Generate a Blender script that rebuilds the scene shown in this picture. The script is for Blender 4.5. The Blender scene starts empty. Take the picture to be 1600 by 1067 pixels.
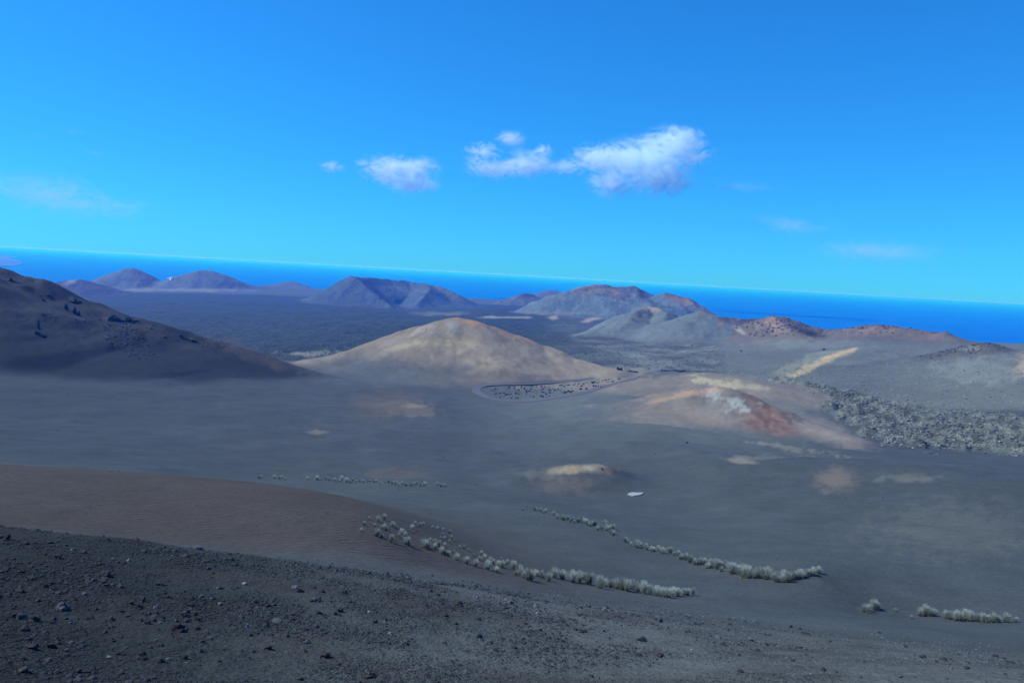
import time; T0 = time.time()
import bpy, bmesh, math, random
import numpy as np
from mathutils import Matrix, Vector

rng = np.random.default_rng(7)
random.seed(7)
SC = bpy.context.scene
COL = SC.collection

# ------------------------------------------------------------------ camera
HC = 380.0                       # metres above the sea
F = 1180.0                       # focal length in photo pixels (1600 wide)
T = math.atan(0.056)             # roll
PIT = math.atan(0.0883)          # pitch down
fwd = np.array([0, math.cos(PIT), -math.sin(PIT)])
upp = np.array([0, math.sin(PIT), math.cos(PIT)])
rgt = np.array([1.0, 0, 0])
CR = rgt * math.cos(T) + upp * math.sin(T)
CU = -rgt * math.sin(T) + upp * math.cos(T)
cd = bpy.data.cameras.new('camera')
cam = bpy.data.objects.new('camera', cd)
COL.objects.link(cam)
cd.sensor_width = 36.0
cd.lens = 36.0 * F / 1600.0
cd.clip_start = 0.3
cd.clip_end = 2000000
cam.matrix_world = Matrix(((CR[0], CU[0], -fwd[0], 0), (CR[1], CU[1], -fwd[1], 0),
                           (CR[2], CU[2], -fwd[2], HC), (0, 0, 0, 1)))
SC.camera = cam

# ------------------------------------------------------------------ sky and sun
SUN_EL = math.radians(45)
SUN_AZ = math.radians(-84)       # clockwise from +Y (view direction): to the left, a little beyond
w = bpy.data.worlds.new('World')
SC.world = w
w.use_nodes = True
wn = w.node_tree
for n in list(wn.nodes):
    wn.nodes.remove(n)
sky = wn.nodes.new('ShaderNodeTexSky')
sky.sky_type = 'NISHITA'
sky.sun_disc = False
sky.sun_elevation = SUN_EL
sky.sun_rotation = SUN_AZ
sky.altitude = 400
sky.air_density = 1.0
sky.dust_density = 0.0
sky.ozone_density = 3.0
hs = wn.nodes.new('ShaderNodeMix')          # cool cast of the tinted pane the picture was taken through
hs.data_type = 'RGBA'; hs.blend_type = 'MULTIPLY'
hs.inputs[0].default_value = 1.0
hs.inputs[7].default_value = (0.065, 0.455, 1.0, 1)
bg = wn.nodes.new('ShaderNodeBackground')
bg.inputs['Strength'].default_value = 0.15
wo = wn.nodes.new('ShaderNodeOutputWorld')
wn.links.new(sky.outputs[0], hs.inputs[6])
# film-like shoulder, the same for the whole sky: c * a / (1 + c / K)
dv = wn.nodes.new('ShaderNodeVectorMath'); dv.operation = 'DIVIDE'; dv.inputs[1].default_value = (1.05, 7.7, 15.0)
a1_ = wn.nodes.new('ShaderNodeVectorMath'); a1_.operation = 'ADD'; a1_.inputs[1].default_value = (1, 1, 1)
ml = wn.nodes.new('ShaderNodeVectorMath'); ml.operation = 'MULTIPLY'; ml.inputs[1].default_value = (1.35, 1.30, 1.22)
d2 = wn.nodes.new('ShaderNodeVectorMath'); d2.operation = 'DIVIDE'
wn.links.new(hs.outputs[2], dv.inputs[0]); wn.links.new(dv.outputs[0], a1_.inputs[0])
wn.links.new(hs.outputs[2], ml.inputs[0]); wn.links.new(ml.outputs[0], d2.inputs[0]); wn.links.new(a1_.outputs[0], d2.inputs[1])
wn.links.new(d2.outputs[0], bg.inputs[0])
wn.links.new(bg.outputs[0], wo.inputs[0])
sl = bpy.data.lights.new('sun', 'SUN')
sl.energy = 4.0
sl.angle = math.radians(0.53)
sl.color = (1.0, 0.97, 0.93)
so = bpy.data.objects.new('sun', sl)
COL.objects.link(so)
sd = Vector((math.cos(SUN_EL) * math.sin(SUN_AZ), math.cos(SUN_EL) * math.cos(SUN_AZ), math.sin(SUN_EL)))
so.rotation_euler = sd.to_track_quat('Z', 'Y').to_euler()
so.location = (-300, 100, 900)

vs = SC.view_settings
vs.view_transform = 'Standard'
vs.look = 'None'
vs.exposure = 0.38
vs.gamma = 1.0
SC.render.engine = 'CYCLES'
cy = SC.cycles
cy.max_bounces = 12
cy.diffuse_bounces = 2
cy.glossy_bounces = 2
cy.transparent_max_bounces = 8
cy.volume_bounces = 10
cy.use_denoising = True


# ------------------------------------------------------------------ helpers: pixels and noise
def az_tan(px, py):
    """photo pixel -> (azimuth, tangent of the angle below eye level)"""
    u = (np.asarray(px, float) - 800) / F
    v = (533.5 - np.asarray(py, float)) / F
    dx = u * CR[0] + v * CU[0] + fwd[0]
    dy = u * CR[1] + v * CU[1] + fwd[1]
    dz = u * CR[2] + v * CU[2] + fwd[2]
    return np.arctan2(dx, dy), -dz / np.hypot(dx, dy)


def P3(px, py, r):
    a, t = az_tan(px, py)
    return np.array([r * math.sin(a), r * math.cos(a), HC - r * float(t)])


def project(x, y, z):
    dz = z - HC
    c = x * fwd[0] + y * fwd[1] + dz * fwd[2]
    c = np.where(c > 0.05, c, 0.05)
    u = (x * CR[0] + y * CR[1] + dz * CR[2]) / c
    v = (x * CU[0] + y * CU[1] + dz * CU[2]) / c
    return 800 + u * F, 533.5 - v * F


def _hash(ix, iy, seed):
    h = (ix.astype(np.int32).view(np.uint32) * np.uint32(374761393) + iy.astype(np.int32).view(np.uint32) * np.uint32(668265263)
         + np.uint32((seed * 974634777) & 0xFFFFFFFF))
    h = (h ^ (h >> np.uint32(13))) * np.uint32(1274126177)
    return (h ^ (h >> np.uint32(16))) & np.uint32(1023)
GX = np.cos(np.arange(1024) * 2 * np.pi / 1024).astype(np.float32)
GY = np.sin(np.arange(1024) * 2 * np.pi / 1024).astype(np.float32)


def gnoise(x, y, seed=0):
    ix = np.floor(x); iy = np.floor(y)
    fx = (x - ix).astype(np.float32); fy = (y - iy).astype(np.float32)
    ux = fx * fx * fx * (fx * (fx * 6 - 15) + 10)
    uy = fy * fy * fy * (fy * (fy * 6 - 15) + 10)
    def g(ax, ay):
        a = _hash(ix + ax, iy + ay, seed)
        return GX[a] * (fx - ax) + GY[a] * (fy - ay)
    return ((g(0, 0) * (1 - ux) + g(1, 0) * ux) * (1 - uy) + (g(0, 1) * (1 - ux) + g(1, 1) * ux) * uy) * 1.5


def fbm(x, y, wl, octaves, seed=0, gain=0.5, spacing=None, ridged=False):
    out = np.zeros_like(x); amp = 1.0
    for o in range(octaves):
        n = gnoise(x / wl + 17.3 * o, y / wl - 9.1 * o, seed + o)
        if ridged:
            n = 1 - 2 * np.abs(n)
        if spacing is not None:
            n = n * np.clip(wl / (spacing * 2.5) - 0.4, 0, 1)
        out += amp * n
        amp *= gain; wl *= 0.5
    return out


def sstep(a, b, x):
    t = np.clip((x - a) / (b - a), 0, 1)
    return t * t * (3 - 2 * t)


def smax(a, b, k):
    h = np.clip(0.5 + 0.5 * (a - b) / k, 0, 1)
    return b + (a - b) * h + k * h * (1 - h)


def inpoly(px, py, poly):
    inside = np.zeros(px.shape, bool)
    n = len(poly); j = n - 1
    for i in range(n):
        xi, yi = poly[i]; xj, yj = poly[j]
        c = ((yi > py) != (yj > py)) & (px < (xj - xi) * (py - yi) / (yj - yi + 1e-9) + xi)
        inside ^= c
        j = i
    return inside


# ------------------------------------------------------------------ terrain grid (polar fan of rows, finer where the picture is)
rr = np.concatenate([np.geomspace(1.2, 14, 50, endpoint=False), np.geomspace(14, 120, 330, endpoint=False),
                     np.geomspace(120, 1400, 400, endpoint=False), np.geomspace(1400, 5200, 190, endpoint=False),
                     np.geomspace(5200, 12500, 50)])
fine = np.radians(np.linspace(-39, 39, 740))
side = np.radians(np.concatenate([np.linspace(39, 60, 30)[1:], np.linspace(60, 180, 34)[1:]]))
aa = np.concatenate([-side[::-1], fine, side])      # the seam lies straight behind the viewer
NR, NA = len(rr), len(aa)
AZ, R = np.meshgrid(aa, rr)
X = R * np.sin(AZ); Y = R * np.cos(AZ)
SP = np.gradient(rr)[:, None] * np.ones_like(AZ)

print('T',round(time.time()-T0,1))
# base surface: picture points whose distance is judged from what stands there
CP = []
def cp(*pts):
    for px, py, r in pts:
        a, t = az_tan(px, py)
        CP.append((float(a), math.log(r), r * float(t)))
def cpa(deg, r, drop):
    CP.append((math.radians(deg), math.log(r), drop))
for d in (-60, -40, -20, 0, 20, 40, 60):
    cpa(d, 1.2, 4.6); cpa(d, 3.0, 5.0); cpa(d, 7, 6.3)
cp((-200, 1067, 16), (0, 1067, 17), (400, 1067, 17.5), (800, 1067, 18), (1200, 1067, 19), (1600, 1067, 21), (1800, 1067, 23))
cp((0, 930, 27.5), (400, 950, 27), (800, 990, 28), (1200, 1020, 30), (1600, 1040, 36))
cp((-200, 800, 45), (0, 822, 44), (200, 842, 43), (400, 868, 42), (600, 897, 41), (800, 930, 42), (1000, 957, 44),
   (1200, 978, 48), (1400, 996, 52), (1600, 1012, 57), (1800, 1030, 60))
cp((-200, 806, 49), (0, 827, 48.5), (200, 847, 47), (400, 873, 46), (600, 901, 45), (800, 932, 46), (1000, 957, 48))
cp((-200, 790, 58), (0, 812, 57), (200, 832, 55.5), (400, 857, 53), (600, 884, 50), (800, 917, 51), (1000, 944, 53),
   (1200, 960, 58), (1400, 975, 62), (1600, 990, 67))
cp((-200, 715, 104), (0, 727, 100), (200, 737, 98), (350, 748, 94), (500, 768, 86), (600, 800, 72))
cp((-200, 712, 120), (0, 726, 114), (200, 738, 112), (350, 751, 108))
cp((580, 836, 58), (650, 857, 59), (750, 882, 60), (850, 907, 61), (950, 922, 62), (1050, 932, 64))
cp((820, 796, 130), (960, 833, 112), (1000, 850, 104), (1100, 883, 88), (1200, 903, 80), (1270, 895, 82))
cp((1360, 952, 76), (1520, 968, 78), (800, 850, 88), (700, 820, 100), (900, 860, 88))
cp((410, 748, 192), (560, 756, 188), (690, 762, 180))
cp((-100, 600, 430), (100, 650, 330), (300, 602, 480), (300, 660, 310), (300, 715, 222), (500, 690, 275), (100, 605, 440))
cp((700, 700, 290), (640, 645, 410), (800, 650, 410), (740, 607, 560), (900, 615, 540), (560, 610, 500))
cp((900, 690, 320), (900, 772, 210), (1000, 760, 222), (1000, 660, 390), (1100, 800, 170), (1100, 742, 240), (1200, 760, 205))
cp((1300, 780, 182), (1300, 737, 226), (1450, 745, 222), (1600, 772, 200), (1800, 790, 190), (1500, 860, 125), (1320, 890, 88), (1500, 920, 90))
cp((1400, 715, 335), (1580, 722, 335), (1250, 715, 320), (1500, 700, 420), (1300, 655, 490), (1590, 665, 520), (1400, 690, 420))
cp((1400, 640, 570), (1400, 600, 690), (1400, 562, 860), (1350, 546, 980), (1590, 610, 640), (1590, 556, 820), (1800, 560, 800))
cp((1250, 600, 620), (1250, 562, 830), (1150, 572, 800), (1000, 562, 870), (1000, 542, 1080), (1150, 542, 1060), (1250, 537, 1080))
cp((900, 532, 1200), (900, 503, 1950), (800, 487, 2600), (600, 540, 1000), (600, 503, 1650), (500, 545, 980), (350, 502, 1700))
cp((350, 470, 2900), (200, 470, 2900), (400, 457, 3900), (200, 456, 3800), (480, 473, 3150), (620, 483, 2900), (760, 485, 2900), (0, 470, 2700))
cp((100, 443, 6000), (400, 447, 5600), (800, 470, 5000), (1180, 503, 3800), (1500, 536, 3000), (1600, 552, 2600), (1400, 540, 2500), (1100, 500, 3200))
for px, rc in ((-300, 8800), (0, 9400), (200, 9400), (450, 8200), (800, 9200), (1170, 8600), (1400, 7200), (1600, 6000), (1900, 5600)):
    a, _ = az_tan(px, 430)
    CP.append((float(a), math.log(rc), HC - 1)); CP.append((float(a), math.log(rc * 1.15), HC + 12)); CP.append((float(a), math.log(rc * 1.5), HC + 40))
for d in (-110, -150, 150, 110):
    for r, dr in ((1.2, 4.6), (20, 4), (100, 10), (600, 60), (3000, 150), (9000, 300)):
        cpa(d, r, dr)
CP = np.array(CP)

def tps(pts):
    S = np.array([1.6, 1.0])
    p = pts[:, :2] * S
    v = pts[:, 2] / np.exp(0.72 * pts[:, 1])            # drop measured against the distance, so near and far weigh alike
    d = np.linalg.norm(p[:, None] - p[None], axis=2)
    K = np.where(d > 0, d ** 2 * np.log(d + 1e-12), 0) + np.eye(len(p)) * 2e-4
    A = np.zeros((len(p) + 3, len(p) + 3))
    A[:-3, :-3] = K
    A[:-3, -3] = 1; A[:-3, -2:] = p
    A[-3, :-3] = 1; A[-2:, :-3] = p.T
    sol = np.linalg.solve(A, np.concatenate([v, [0, 0, 0]]))
    def f(az, lr):
        q = np.stack([az * S[0], lr], 1)
        out = sol[-3] + q @ sol[-2:]
        for i in range(len(p)):
            d2 = (q[:, 0] - p[i, 0]) ** 2 + (q[:, 1] - p[i, 1]) ** 2
            out += sol[i] * 0.5 * d2 * np.log(d2 + 1e-12)
        return out * np.exp(0.72 * lr)
    return f

fb = tps(CP)
# solved on a coarser lattice, then spread smoothly over the fine grid
ca = np.radians(np.concatenate([np.linspace(-180, -62, 30), np.linspace(-60, 60, 241), np.linspace(62, 180, 30)]))
cl = np.linspace(math.log(rr[0]), math.log(rr[-1]), 420)
CA, CL = np.meshgrid(ca, cl)
CZ = fb(CA.ravel(), CL.ravel()).reshape(CA.shape)
ia = np.clip(np.searchsorted(ca, aa) - 1, 0, len(ca) - 2)
ta = np.clip((aa - ca[ia]) / (ca[ia + 1] - ca[ia]), 0, 1)
def crom(arr, i, t, axis):
    n = arr.shape[axis]
    g = lambda k: np.take(arr, np.clip(i + k, 0, n - 1), axis=axis)
    sh = (1, -1) if axis == 1 else (-1, 1)
    t = t.reshape(sh)
    return 0.5 * (2 * g(0) + (g(1) - g(-1)) * t + (2 * g(-1) - 5 * g(0) + 4 * g(1) - g(2)) * t ** 2 + (3 * g(0) - g(-1) - 3 * g(1) + g(2)) * t ** 3)
lr = np.log(rr)
il = np.clip(((lr - cl[0]) / (cl[1] - cl[0])).astype(int), 0, len(cl) - 2)
tl = (lr - cl[il]) / (cl[1] - cl[0])
BASE = HC - crom(crom(CZ, ia, ta, 1), il, tl, 0)
BACK = sstep(math.radians(65), math.radians(100), np.abs(AZ))
BASE = BASE * (1 - BACK) + BACK * (HC - 4.6 - 0.06 * R)
BASE = np.maximum(BASE, -45)

print('T',round(time.time()-T0,1))
# ------------------------------------------------------------------ hills: ridge lines that shed slopes
HILLS = []
def hill(name, label, lines, slope, wid, k, rough=0.0, split=True, detail=0.05):
    HILLS.append(dict(name=name, label=label, lines=lines, slope=slope, wid=wid, k=k, rough=rough, split=split, detail=detail))

hill('hill', 'dark ash hill with rocky outcrops on its long descending ridge, beside the valley',
     [[(-420, 330, 700), (-150, 368, 690), (0, 417, 665), (60, 437, 655), (110, 455, 645), (170, 481, 625), (235, 500, 612), (300, 521, 600),
       (360, 541, 590), (430, 564, 578), (500, 588, 560), (530, 602, 545)]], 0.37, 6, 9)
hill('volcanic_cone', 'brown volcanic cone with orange and white summit above the hairpin road',
     [[(520, 566, 670), (560, 550, 680), (600, 532, 690), (640, 517, 694), (655, 511, 696), (680, 508, 692), (700, 500, 690), (715, 497, 690), (735, 499, 690),
       (760, 507, 693), (800, 521, 695), (850, 540, 692), (900, 560, 684), (950, 578, 668)], [(700, 507, 680), (680, 520, 660)]], 0.50, 14, 14, detail=0.025)
hill('volcanic_cone', 'pointed grey cone left of a broad twin, far out near the coast',
     [[(190, 424, 4400), (199, 419, 4400), (206, 418, 4400), (216, 421, 4400), (240, 434, 4450), (258, 439, 4450)]], 0.52, 8, 18)
hill('volcanic_cone', 'broad round-topped pale grey cone far out on the plain beside a pointed one',
     [[(272, 438, 4350), (292, 427, 4300), (312, 422, 4300), (328, 422, 4300), (345, 427, 4300), (362, 435, 4300), (385, 443, 4350), (410, 449, 4400)]], 0.44, 12, 18)
hill('volcanic_cone', 'low dark rounded cone just beyond the dark hill ridge',
     [[(92, 442, 3500), (110, 438, 3500), (125, 437, 3500), (140, 441, 3500), (165, 450, 3500)]], 0.3, 20, 22)
hill('volcanic_cone', 'tiny faint cone rising at the shore between larger cones',
     [[(436, 447, 5400), (446, 442, 5400), (454, 439, 5400), (464, 444, 5400), (480, 449, 5400)]], 0.3, 14, 20)
hill('volcanic_cone', 'wide horseshoe crater cone with sharp peak and dark lava streak on the plain',
     [[(612, 478, 2900), (592, 462, 3000), (572, 447, 3090), (556, 434, 3180), (549, 431, 3220), (570, 433, 3360), (600, 435, 3500), (640, 439, 3580),
       (668, 443, 3500), (690, 448, 3450), (720, 462, 3350)], [(668, 443, 3500), (672, 450, 3330), (664, 462, 3150), (652, 475, 2980)],
      [(549, 431, 3220), (530, 440, 3220), (505, 456, 3200)]], 0.57, 4, 16)
hill('volcanic_cone', 'small conical hill with dark rocky summit in front of the sea', 
     [[(812, 462, 3800), (820, 458, 3800), (826, 458, 3800), (838, 465, 3800)]], 0.42, 8, 16)
hill('volcanic_cone', 'faint blue cone partly behind the small dark-topped cone',
     [[(842, 458, 4800), (858, 453, 4800), (866, 453, 4800), (880, 457, 4800)]], 0.36, 12, 20)
hill('volcanic_cone', 'large pale volcano with twin summits and a saddle crater before the sea',
     [[(905, 449, 2440), (918, 445, 2480), (940, 444, 2540), (965, 446, 2610), (994, 449, 2650), (1005, 458, 2640), (1016, 466, 2600), (1026, 461, 2580), (1036, 457, 2560),
       (1062, 460, 2520), (1085, 474, 2450), (1105, 489, 2400)], [(994, 449, 2650), (1000, 460, 2520)],
      [(905, 449, 2440), (930, 458, 2390), (960, 467, 2340), (1000, 471, 2320), (1040, 474, 2320), (1075, 478, 2380), (1085, 474, 2450)],
      [(905, 449, 2440), (880, 461, 2430), (850, 477, 2400), (820, 491, 2380)]], 0.46, 5, 16, detail=0.085)
hill('volcanic_cone', 'grey cone with open pale-rimmed crater bowl at the foot of the large volcano',
     [[(986, 499, 1320), (990, 489, 1370), (1000, 481, 1420), (1012, 479, 1450), (1028, 480, 1440), (1040, 487, 1400), (1040, 500, 1340)],
      [(1000, 481, 1420), (970, 495, 1380), (935, 512, 1310), (893, 531, 1220)]], 0.5, 5, 12)
hill('volcanic_cone', 'smooth grey cone with a plain pointed top beside the open crater bowl',
     [[(1085, 490, 1270), (1097, 486, 1260), (1110, 490, 1255), (1128, 505, 1245), (1150, 520, 1230)]], 0.42, 6, 12)
hill('crater_rim', 'jagged reddish crater rim running along the sea view',
     [[(1112, 492, 1750), (1140, 496, 1750), (1170, 499, 1700), (1195, 498, 1600), (1212, 496, 1400)],
      [(1186, 521, 1190), (1196, 506, 1215), (1207, 494, 1240), (1222, 495, 1260), (1238, 499, 1265), (1256, 507, 1265), (1290, 515, 1260), (1320, 514, 1230),
       (1348, 509, 1210), (1376, 507, 1200), (1410, 511, 1195), (1440, 516, 1185), (1462, 520, 1175), (1477, 519, 1160), (1488, 529, 1140), (1502, 541, 1110)],
      [(1207, 494, 1240), (1225, 508, 1180), (1243, 516, 1140), (1275, 530, 1090), (1330, 540, 1060)]], 0.42, 4, 10, rough=2.6, detail=0.03)
hill('ridge', 'low ash ridge with a yellow-orange flank on the grey hillside',
     [[(1350, 542, 900), (1320, 552, 850), (1285, 567, 790), (1255, 580, 740), (1225, 593, 690)]], 0.27, 6, 6)
hill('rocky_knoll', 'humped rocky lava knoll on the skyline at the hillside top',
     [[(1488, 546, 880), (1510, 541, 880), (1530, 537, 880), (1548, 536, 880), (1560, 541, 880), (1572, 548, 870)]], 0.38, 4, 5, rough=2.2)
hill('red_mound', 'reddish mound with white mineral crust on its crest beside the blocky lava',
     [[(945, 634, 450), (1000, 631, 458), (1040, 620, 448), (1075, 609, 448), (1095, 605, 450), (1120, 604, 452), (1145, 609, 450), (1168, 620, 446), (1195, 635, 439),
       (1230, 654, 434), (1275, 672, 422), (1330, 689, 410)]], 0.40, 7, 7)
hill('pale_mound', 'low rounded mound with pale yellow top behind the reddish mound',
     [[(1030, 594, 560), (1065, 588, 575), (1110, 583, 585), (1150, 588, 582), (1195, 602, 566)]], 0.22, 14, 5)
hill('', '', [[(614, 632, 428), (640, 628, 434), (668, 633, 428)]], 0.28, 5, 3, split=False)
hill('', '', [[(850, 739, 217), (880, 731, 219), (905, 726, 221), (932, 726, 223), (952, 732, 227)]], 0.33, 3.5, 3.5, split=False)
hill('', '', [[(955, 703, 302), (1010, 694, 302), (1060, 700, 292), (1120, 711, 278), (1180, 719, 264), (1240, 725, 252)]], 0.2, 6, 3, split=False)
hill('', '', [[(1250, 733, 236), (1310, 731, 232), (1400, 736, 228), (1480, 744, 224), (1560, 760, 212), (1640, 779, 199)]], 0.19, 6, 3, split=False)

Z = BASE.copy()
Z += fbm(X, Y, 55, 3, 5) * 0.9 * sstep(130, 240, R) * (1 - sstep(500, 900, R))
Z += fbm(X, Y, 160, 3, 3) * 2.2 * sstep(120, 400, R) * (1 - sstep(4000, 8000, R))
OWN = np.zeros(Z.shape, np.int16)
HGT = np.zeros(Z.shape)
for hi, h in enumerate(HILLS):
    pts = [np.array([P3(*q) for q in ln]) for ln in h['lines']]
    allp = np.concatenate(pts)
    ar = np.arctan2(allp[:, 0], allp[:, 1]); rd = np.hypot(allp[:, 0], allp[:, 1])
    bi = np.clip(np.searchsorted(aa, ar), 0, NA - 1); bj = np.clip(np.searchsorted(rr, rd), 0, NR - 1)
    reach = (np.max(allp[:, 2] - BASE[bj, bi]) * 1.7 + 4 * h['k']) / h['slope']
    rsel = np.where((rr > rd.min() - reach) & (rr < rd.max() + reach))[0]
    da = math.atan2(reach, max(rd.min(), 50))
    asel = np.where((aa > ar.min() - da) & (aa < ar.max() + da))[0]
    sub = np.ix_(rsel, asel)
    x, y, sp = X[sub], Y[sub], SP[sub]
    size = max(np.ptp(allp[:, 2]), 12.0)
    lx = size * 1.8
    wx = x + fbm(x, y, lx, 3, 40 + hi) * size * 0.10
    wy = y + fbm(x, y, lx, 3, 60 + hi) * size * 0.10
    sl_ = h['slope'] * (1 + 0.22 * fbm(x, y, size * 2.5, 2, 80 + hi))
    best = np.full(x.shape, -1e9); dmin = np.full(x.shape, 1e9)
    for ln in pts:
        for a, b in zip(ln[:-1], ln[1:]):
            ex, ey = b[0] - a[0], b[1] - a[1]
            L2 = ex * ex + ey * ey + 1e-9
            t = np.clip(((wx - a[0]) * ex + (wy - a[1]) * ey) / L2, 0, 1)
            d = np.hypot(wx - a[0] - t * ex, wy - a[1] - t * ey)
            # the crest line itself is not displaced: blend to the true distance close to it
            t0 = np.clip(((x - a[0]) * ex + (y - a[1]) * ey) / L2, 0, 1)
            d0 = np.hypot(x - a[0] - t0 * ex, y - a[1] - t0 * ey)
            m = sstep(0, size * 0.6, d0)
            d = d0 * (1 - m) + d * m; t = t0 * (1 - m) + t * m
            v = a[2] + (b[2] - a[2]) * t - sl_ * (np.sqrt(d * d + h['wid'] ** 2) - h['wid'])
            v = v - 0.9 * h['slope'] * np.maximum(0, d0 - 0.35 * reach)
            best = np.maximum(best, v); dmin = np.minimum(dmin, d0)
    up = np.clip((best - Z[sub]) / size, 0, 1)
    best = best + fbm(x, y, size * 0.7, 5, 100 + hi, spacing=sp) * size * h['detail'] * sstep(0, 0.4, up)
    best = best - fbm(x, y, size * 0.5, 5, 160 + hi, gain=0.6, spacing=sp * 0.8, ridged=True) * size * (0.028 if rd.mean() > 900 else 0.012) * sstep(0.02, 0.3, up)
    if h['rough']:
        best = best + fbm(x, y, size * 0.45, 4, 130 + hi, spacing=sp, ridged=True) * h['rough'] * sstep(0.15, 0.5, up)
    z0 = Z[sub]
    z1 = z0 + (smax(best, z0, h['k']) - z0) * (1 - sstep(0.7, 1.0, dmin / reach))
    if h['split']:
        own = OWN[sub]
        own[(best > z0 - h['k'] * 0.15)] = hi + 1
        OWN[sub] = own
    HGT[sub] = np.maximum(HGT[sub], np.clip((best - z0), 0, None))
    Z[sub] = z1

print('T',round(time.time()-T0,1))
PX, PY = project(X, Y, Z)
FRONT = np.abs(AZ) < math.radians(70)

# lava: rough blocky ground
def soft(mask, n=3):
    m = mask.astype(float)
    for _ in range(n):
        m = (m + np.roll(m, 1, 0) + np.roll(m, -1, 0) + np.roll(m, 1, 1) + np.roll(m, -1, 1)) / 5
    return m
jx = fbm(X, Y, 26, 4, 201, gain=0.65) * 16; jy = fbm(X, Y, 26, 4, 202, gain=0.65) * 7
BLOCK = inpoly(PX + jx, PY + jy, [(1190, 596), (1300, 606), (1420, 640), (1600, 655), (1900, 660), (1900, 730), (1600, 709), (1480, 702), (1395, 694),
                                  (1340, 664), (1290, 643), (1240, 624), (1180, 606)]) & (R > 380) & (R < 640) & (OWN == 0)
BLOCKS = soft(BLOCK, 3)
PLAIN = (R > 760) & (R < 3700) & (OWN == 0) & FRONT & (PX < 900)
PLAIN |= (R > 720) & (R < 1500) & (OWN == 0) & FRONT & (PX >= 900) & (PX < 1130) & (PY > 525)
PLAINS = soft(PLAIN, 6)
Z += BLOCKS * (2.1 * fbm(X, Y, 17, 4, 211, gain=0.65, spacing=SP * 0.7, ridged=True) + 1.2)
Z += PLAINS * (2.6 * fbm(X, Y, 55, 4, 221, gain=0.6, spacing=SP * 0.8, ridged=True) - 1.0) * (1 - 0.4 * sstep(840, 900, PX))
# wind-worked ash, small rills
ASH = (1 - BLOCKS) * (1 - PLAINS)
Z += ASH * fbm(X, Y, 22, 3, 231, spacing=SP) * 0.40 * sstep(60, 140, R) * (1 - sstep(900, 1800, R))
RL = fbm(X + 0.5 * Y, Y * 2.6, 30, 4, 236, gain=0.6, spacing=SP * 1.2)
Z += ASH * RL * 0.18 * sstep(60, 160, R) * (1 - sstep(700, 1200, R)) * (1 - sstep(2, 10, HGT))
Z += fbm(X, Y, 5, 3, 232, spacing=SP) * 0.07 * sstep(8, 16, R) * (1 - sstep(60, 200, R))
FORE = 1 - sstep(40, 50, R - 6 * sstep(1000, 1600, PX))
Z += FORE * fbm(X, Y, 1.3, 3, 233, gain=0.6, spacing=SP) * 0.05
# fanned gullies on the red flank, rills on the cones
cx, cy_ = P3(1165, 620, 470)[:2]
gul = np.sin(np.arctan2(Y - cy_, X - cx) * 38 + fbm(X, Y, 14, 3, 240) * 5.0)
gm = np.exp(-(((PX - 1210) / 52) ** 2 + ((PY - 660) / 24) ** 2)) * (np.abs(R - 450) < 60)
Z += gul * gm * 0.16
PX, PY = project(X, Y, Z)


def zat(az, r):
    """height of the terrain grid at polar position (arrays)"""
    az = np.asarray(az, float); r = np.asarray(r, float)
    i = np.clip(np.searchsorted(aa, az) - 1, 0, NA - 2); t = (az - aa[i]) / (aa[i + 1] - aa[i])
    j = np.clip(np.searchsorted(rr, r) - 1, 0, NR - 2); s = (r - rr[j]) / (rr[j + 1] - rr[j])
    return (Z[j, i] * (1 - t) + Z[j, i + 1] * t) * (1 - s) + (Z[j + 1, i] * (1 - t) + Z[j + 1, i + 1] * t) * s


def zxy(x, y):
    return zat(np.arctan2(x, y), np.hypot(x, y))


def hit(px, py, rmin=5.0):
    """first point of the terrain seen at a photo pixel"""
    a, t = az_tan(px, py)
    i = np.clip(np.searchsorted(aa, a) - 1, 0, NA - 2); u = (a - aa[i]) / (aa[i + 1] - aa[i])
    zc = Z[:, i] * (1 - u) + Z[:, i + 1] * u
    dlt = zc - (HC - rr * float(t))
    j = np.where((dlt[1:] >= 0) & (rr[1:] > rmin))[0]
    if len(j) == 0:
        return None
    j = j[0] + 1
    if dlt[j - 1] < 0:
        s = -dlt[j - 1] / (dlt[j] - dlt[j - 1]); r = rr[j - 1] + s * (rr[j] - rr[j - 1])
    else:
        r = rr[j]
    return np.array([r * math.sin(a), r * math.cos(a), HC - r * float(t)]), float(r)
print('T',round(time.time()-T0,1))
#@@TERRAIN_END

# ------------------------------------------------------------------ ground colour (ash, cinder and crust, plus some lens falloff and colour cast)
C = np.zeros(Z.shape + (3,))
def c3(r, g, b):
    return np.array([r, g, b], float)
ASHC = c3(.053, .062, .073); BROWN = c3(.098, .080, .073); OCHRE = c3(.40, .27, .14); RED = c3(.19, .105, .085)
WHITE = c3(.36, .36, .36); PALE = c3(.20, .19, .175); LAVA = c3(.036, .053, .059); GREYG = c3(.175, .190, .185)
TAN = c3(.215, .175, .155); ORANGE = c3(.34, .18, .10)
C[:] = ASHC
N1 = fbm(X, Y, 60, 4, 301); N2 = fbm(X, Y, 9, 4, 302, spacing=SP); N3 = fbm(X, Y, 300, 3, 303)
NS = fbm(PX, PY * 1.8, 22, 5, 304, gain=0.68)
N4 = fbm(X, Y, 2.5, 3, 305, gain=0.6, spacing=SP * 0.5)
def mix(col, m):
    m = np.clip(m, 0, 1)[..., None]
    C[:] = C * (1 - m) + col * m
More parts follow.
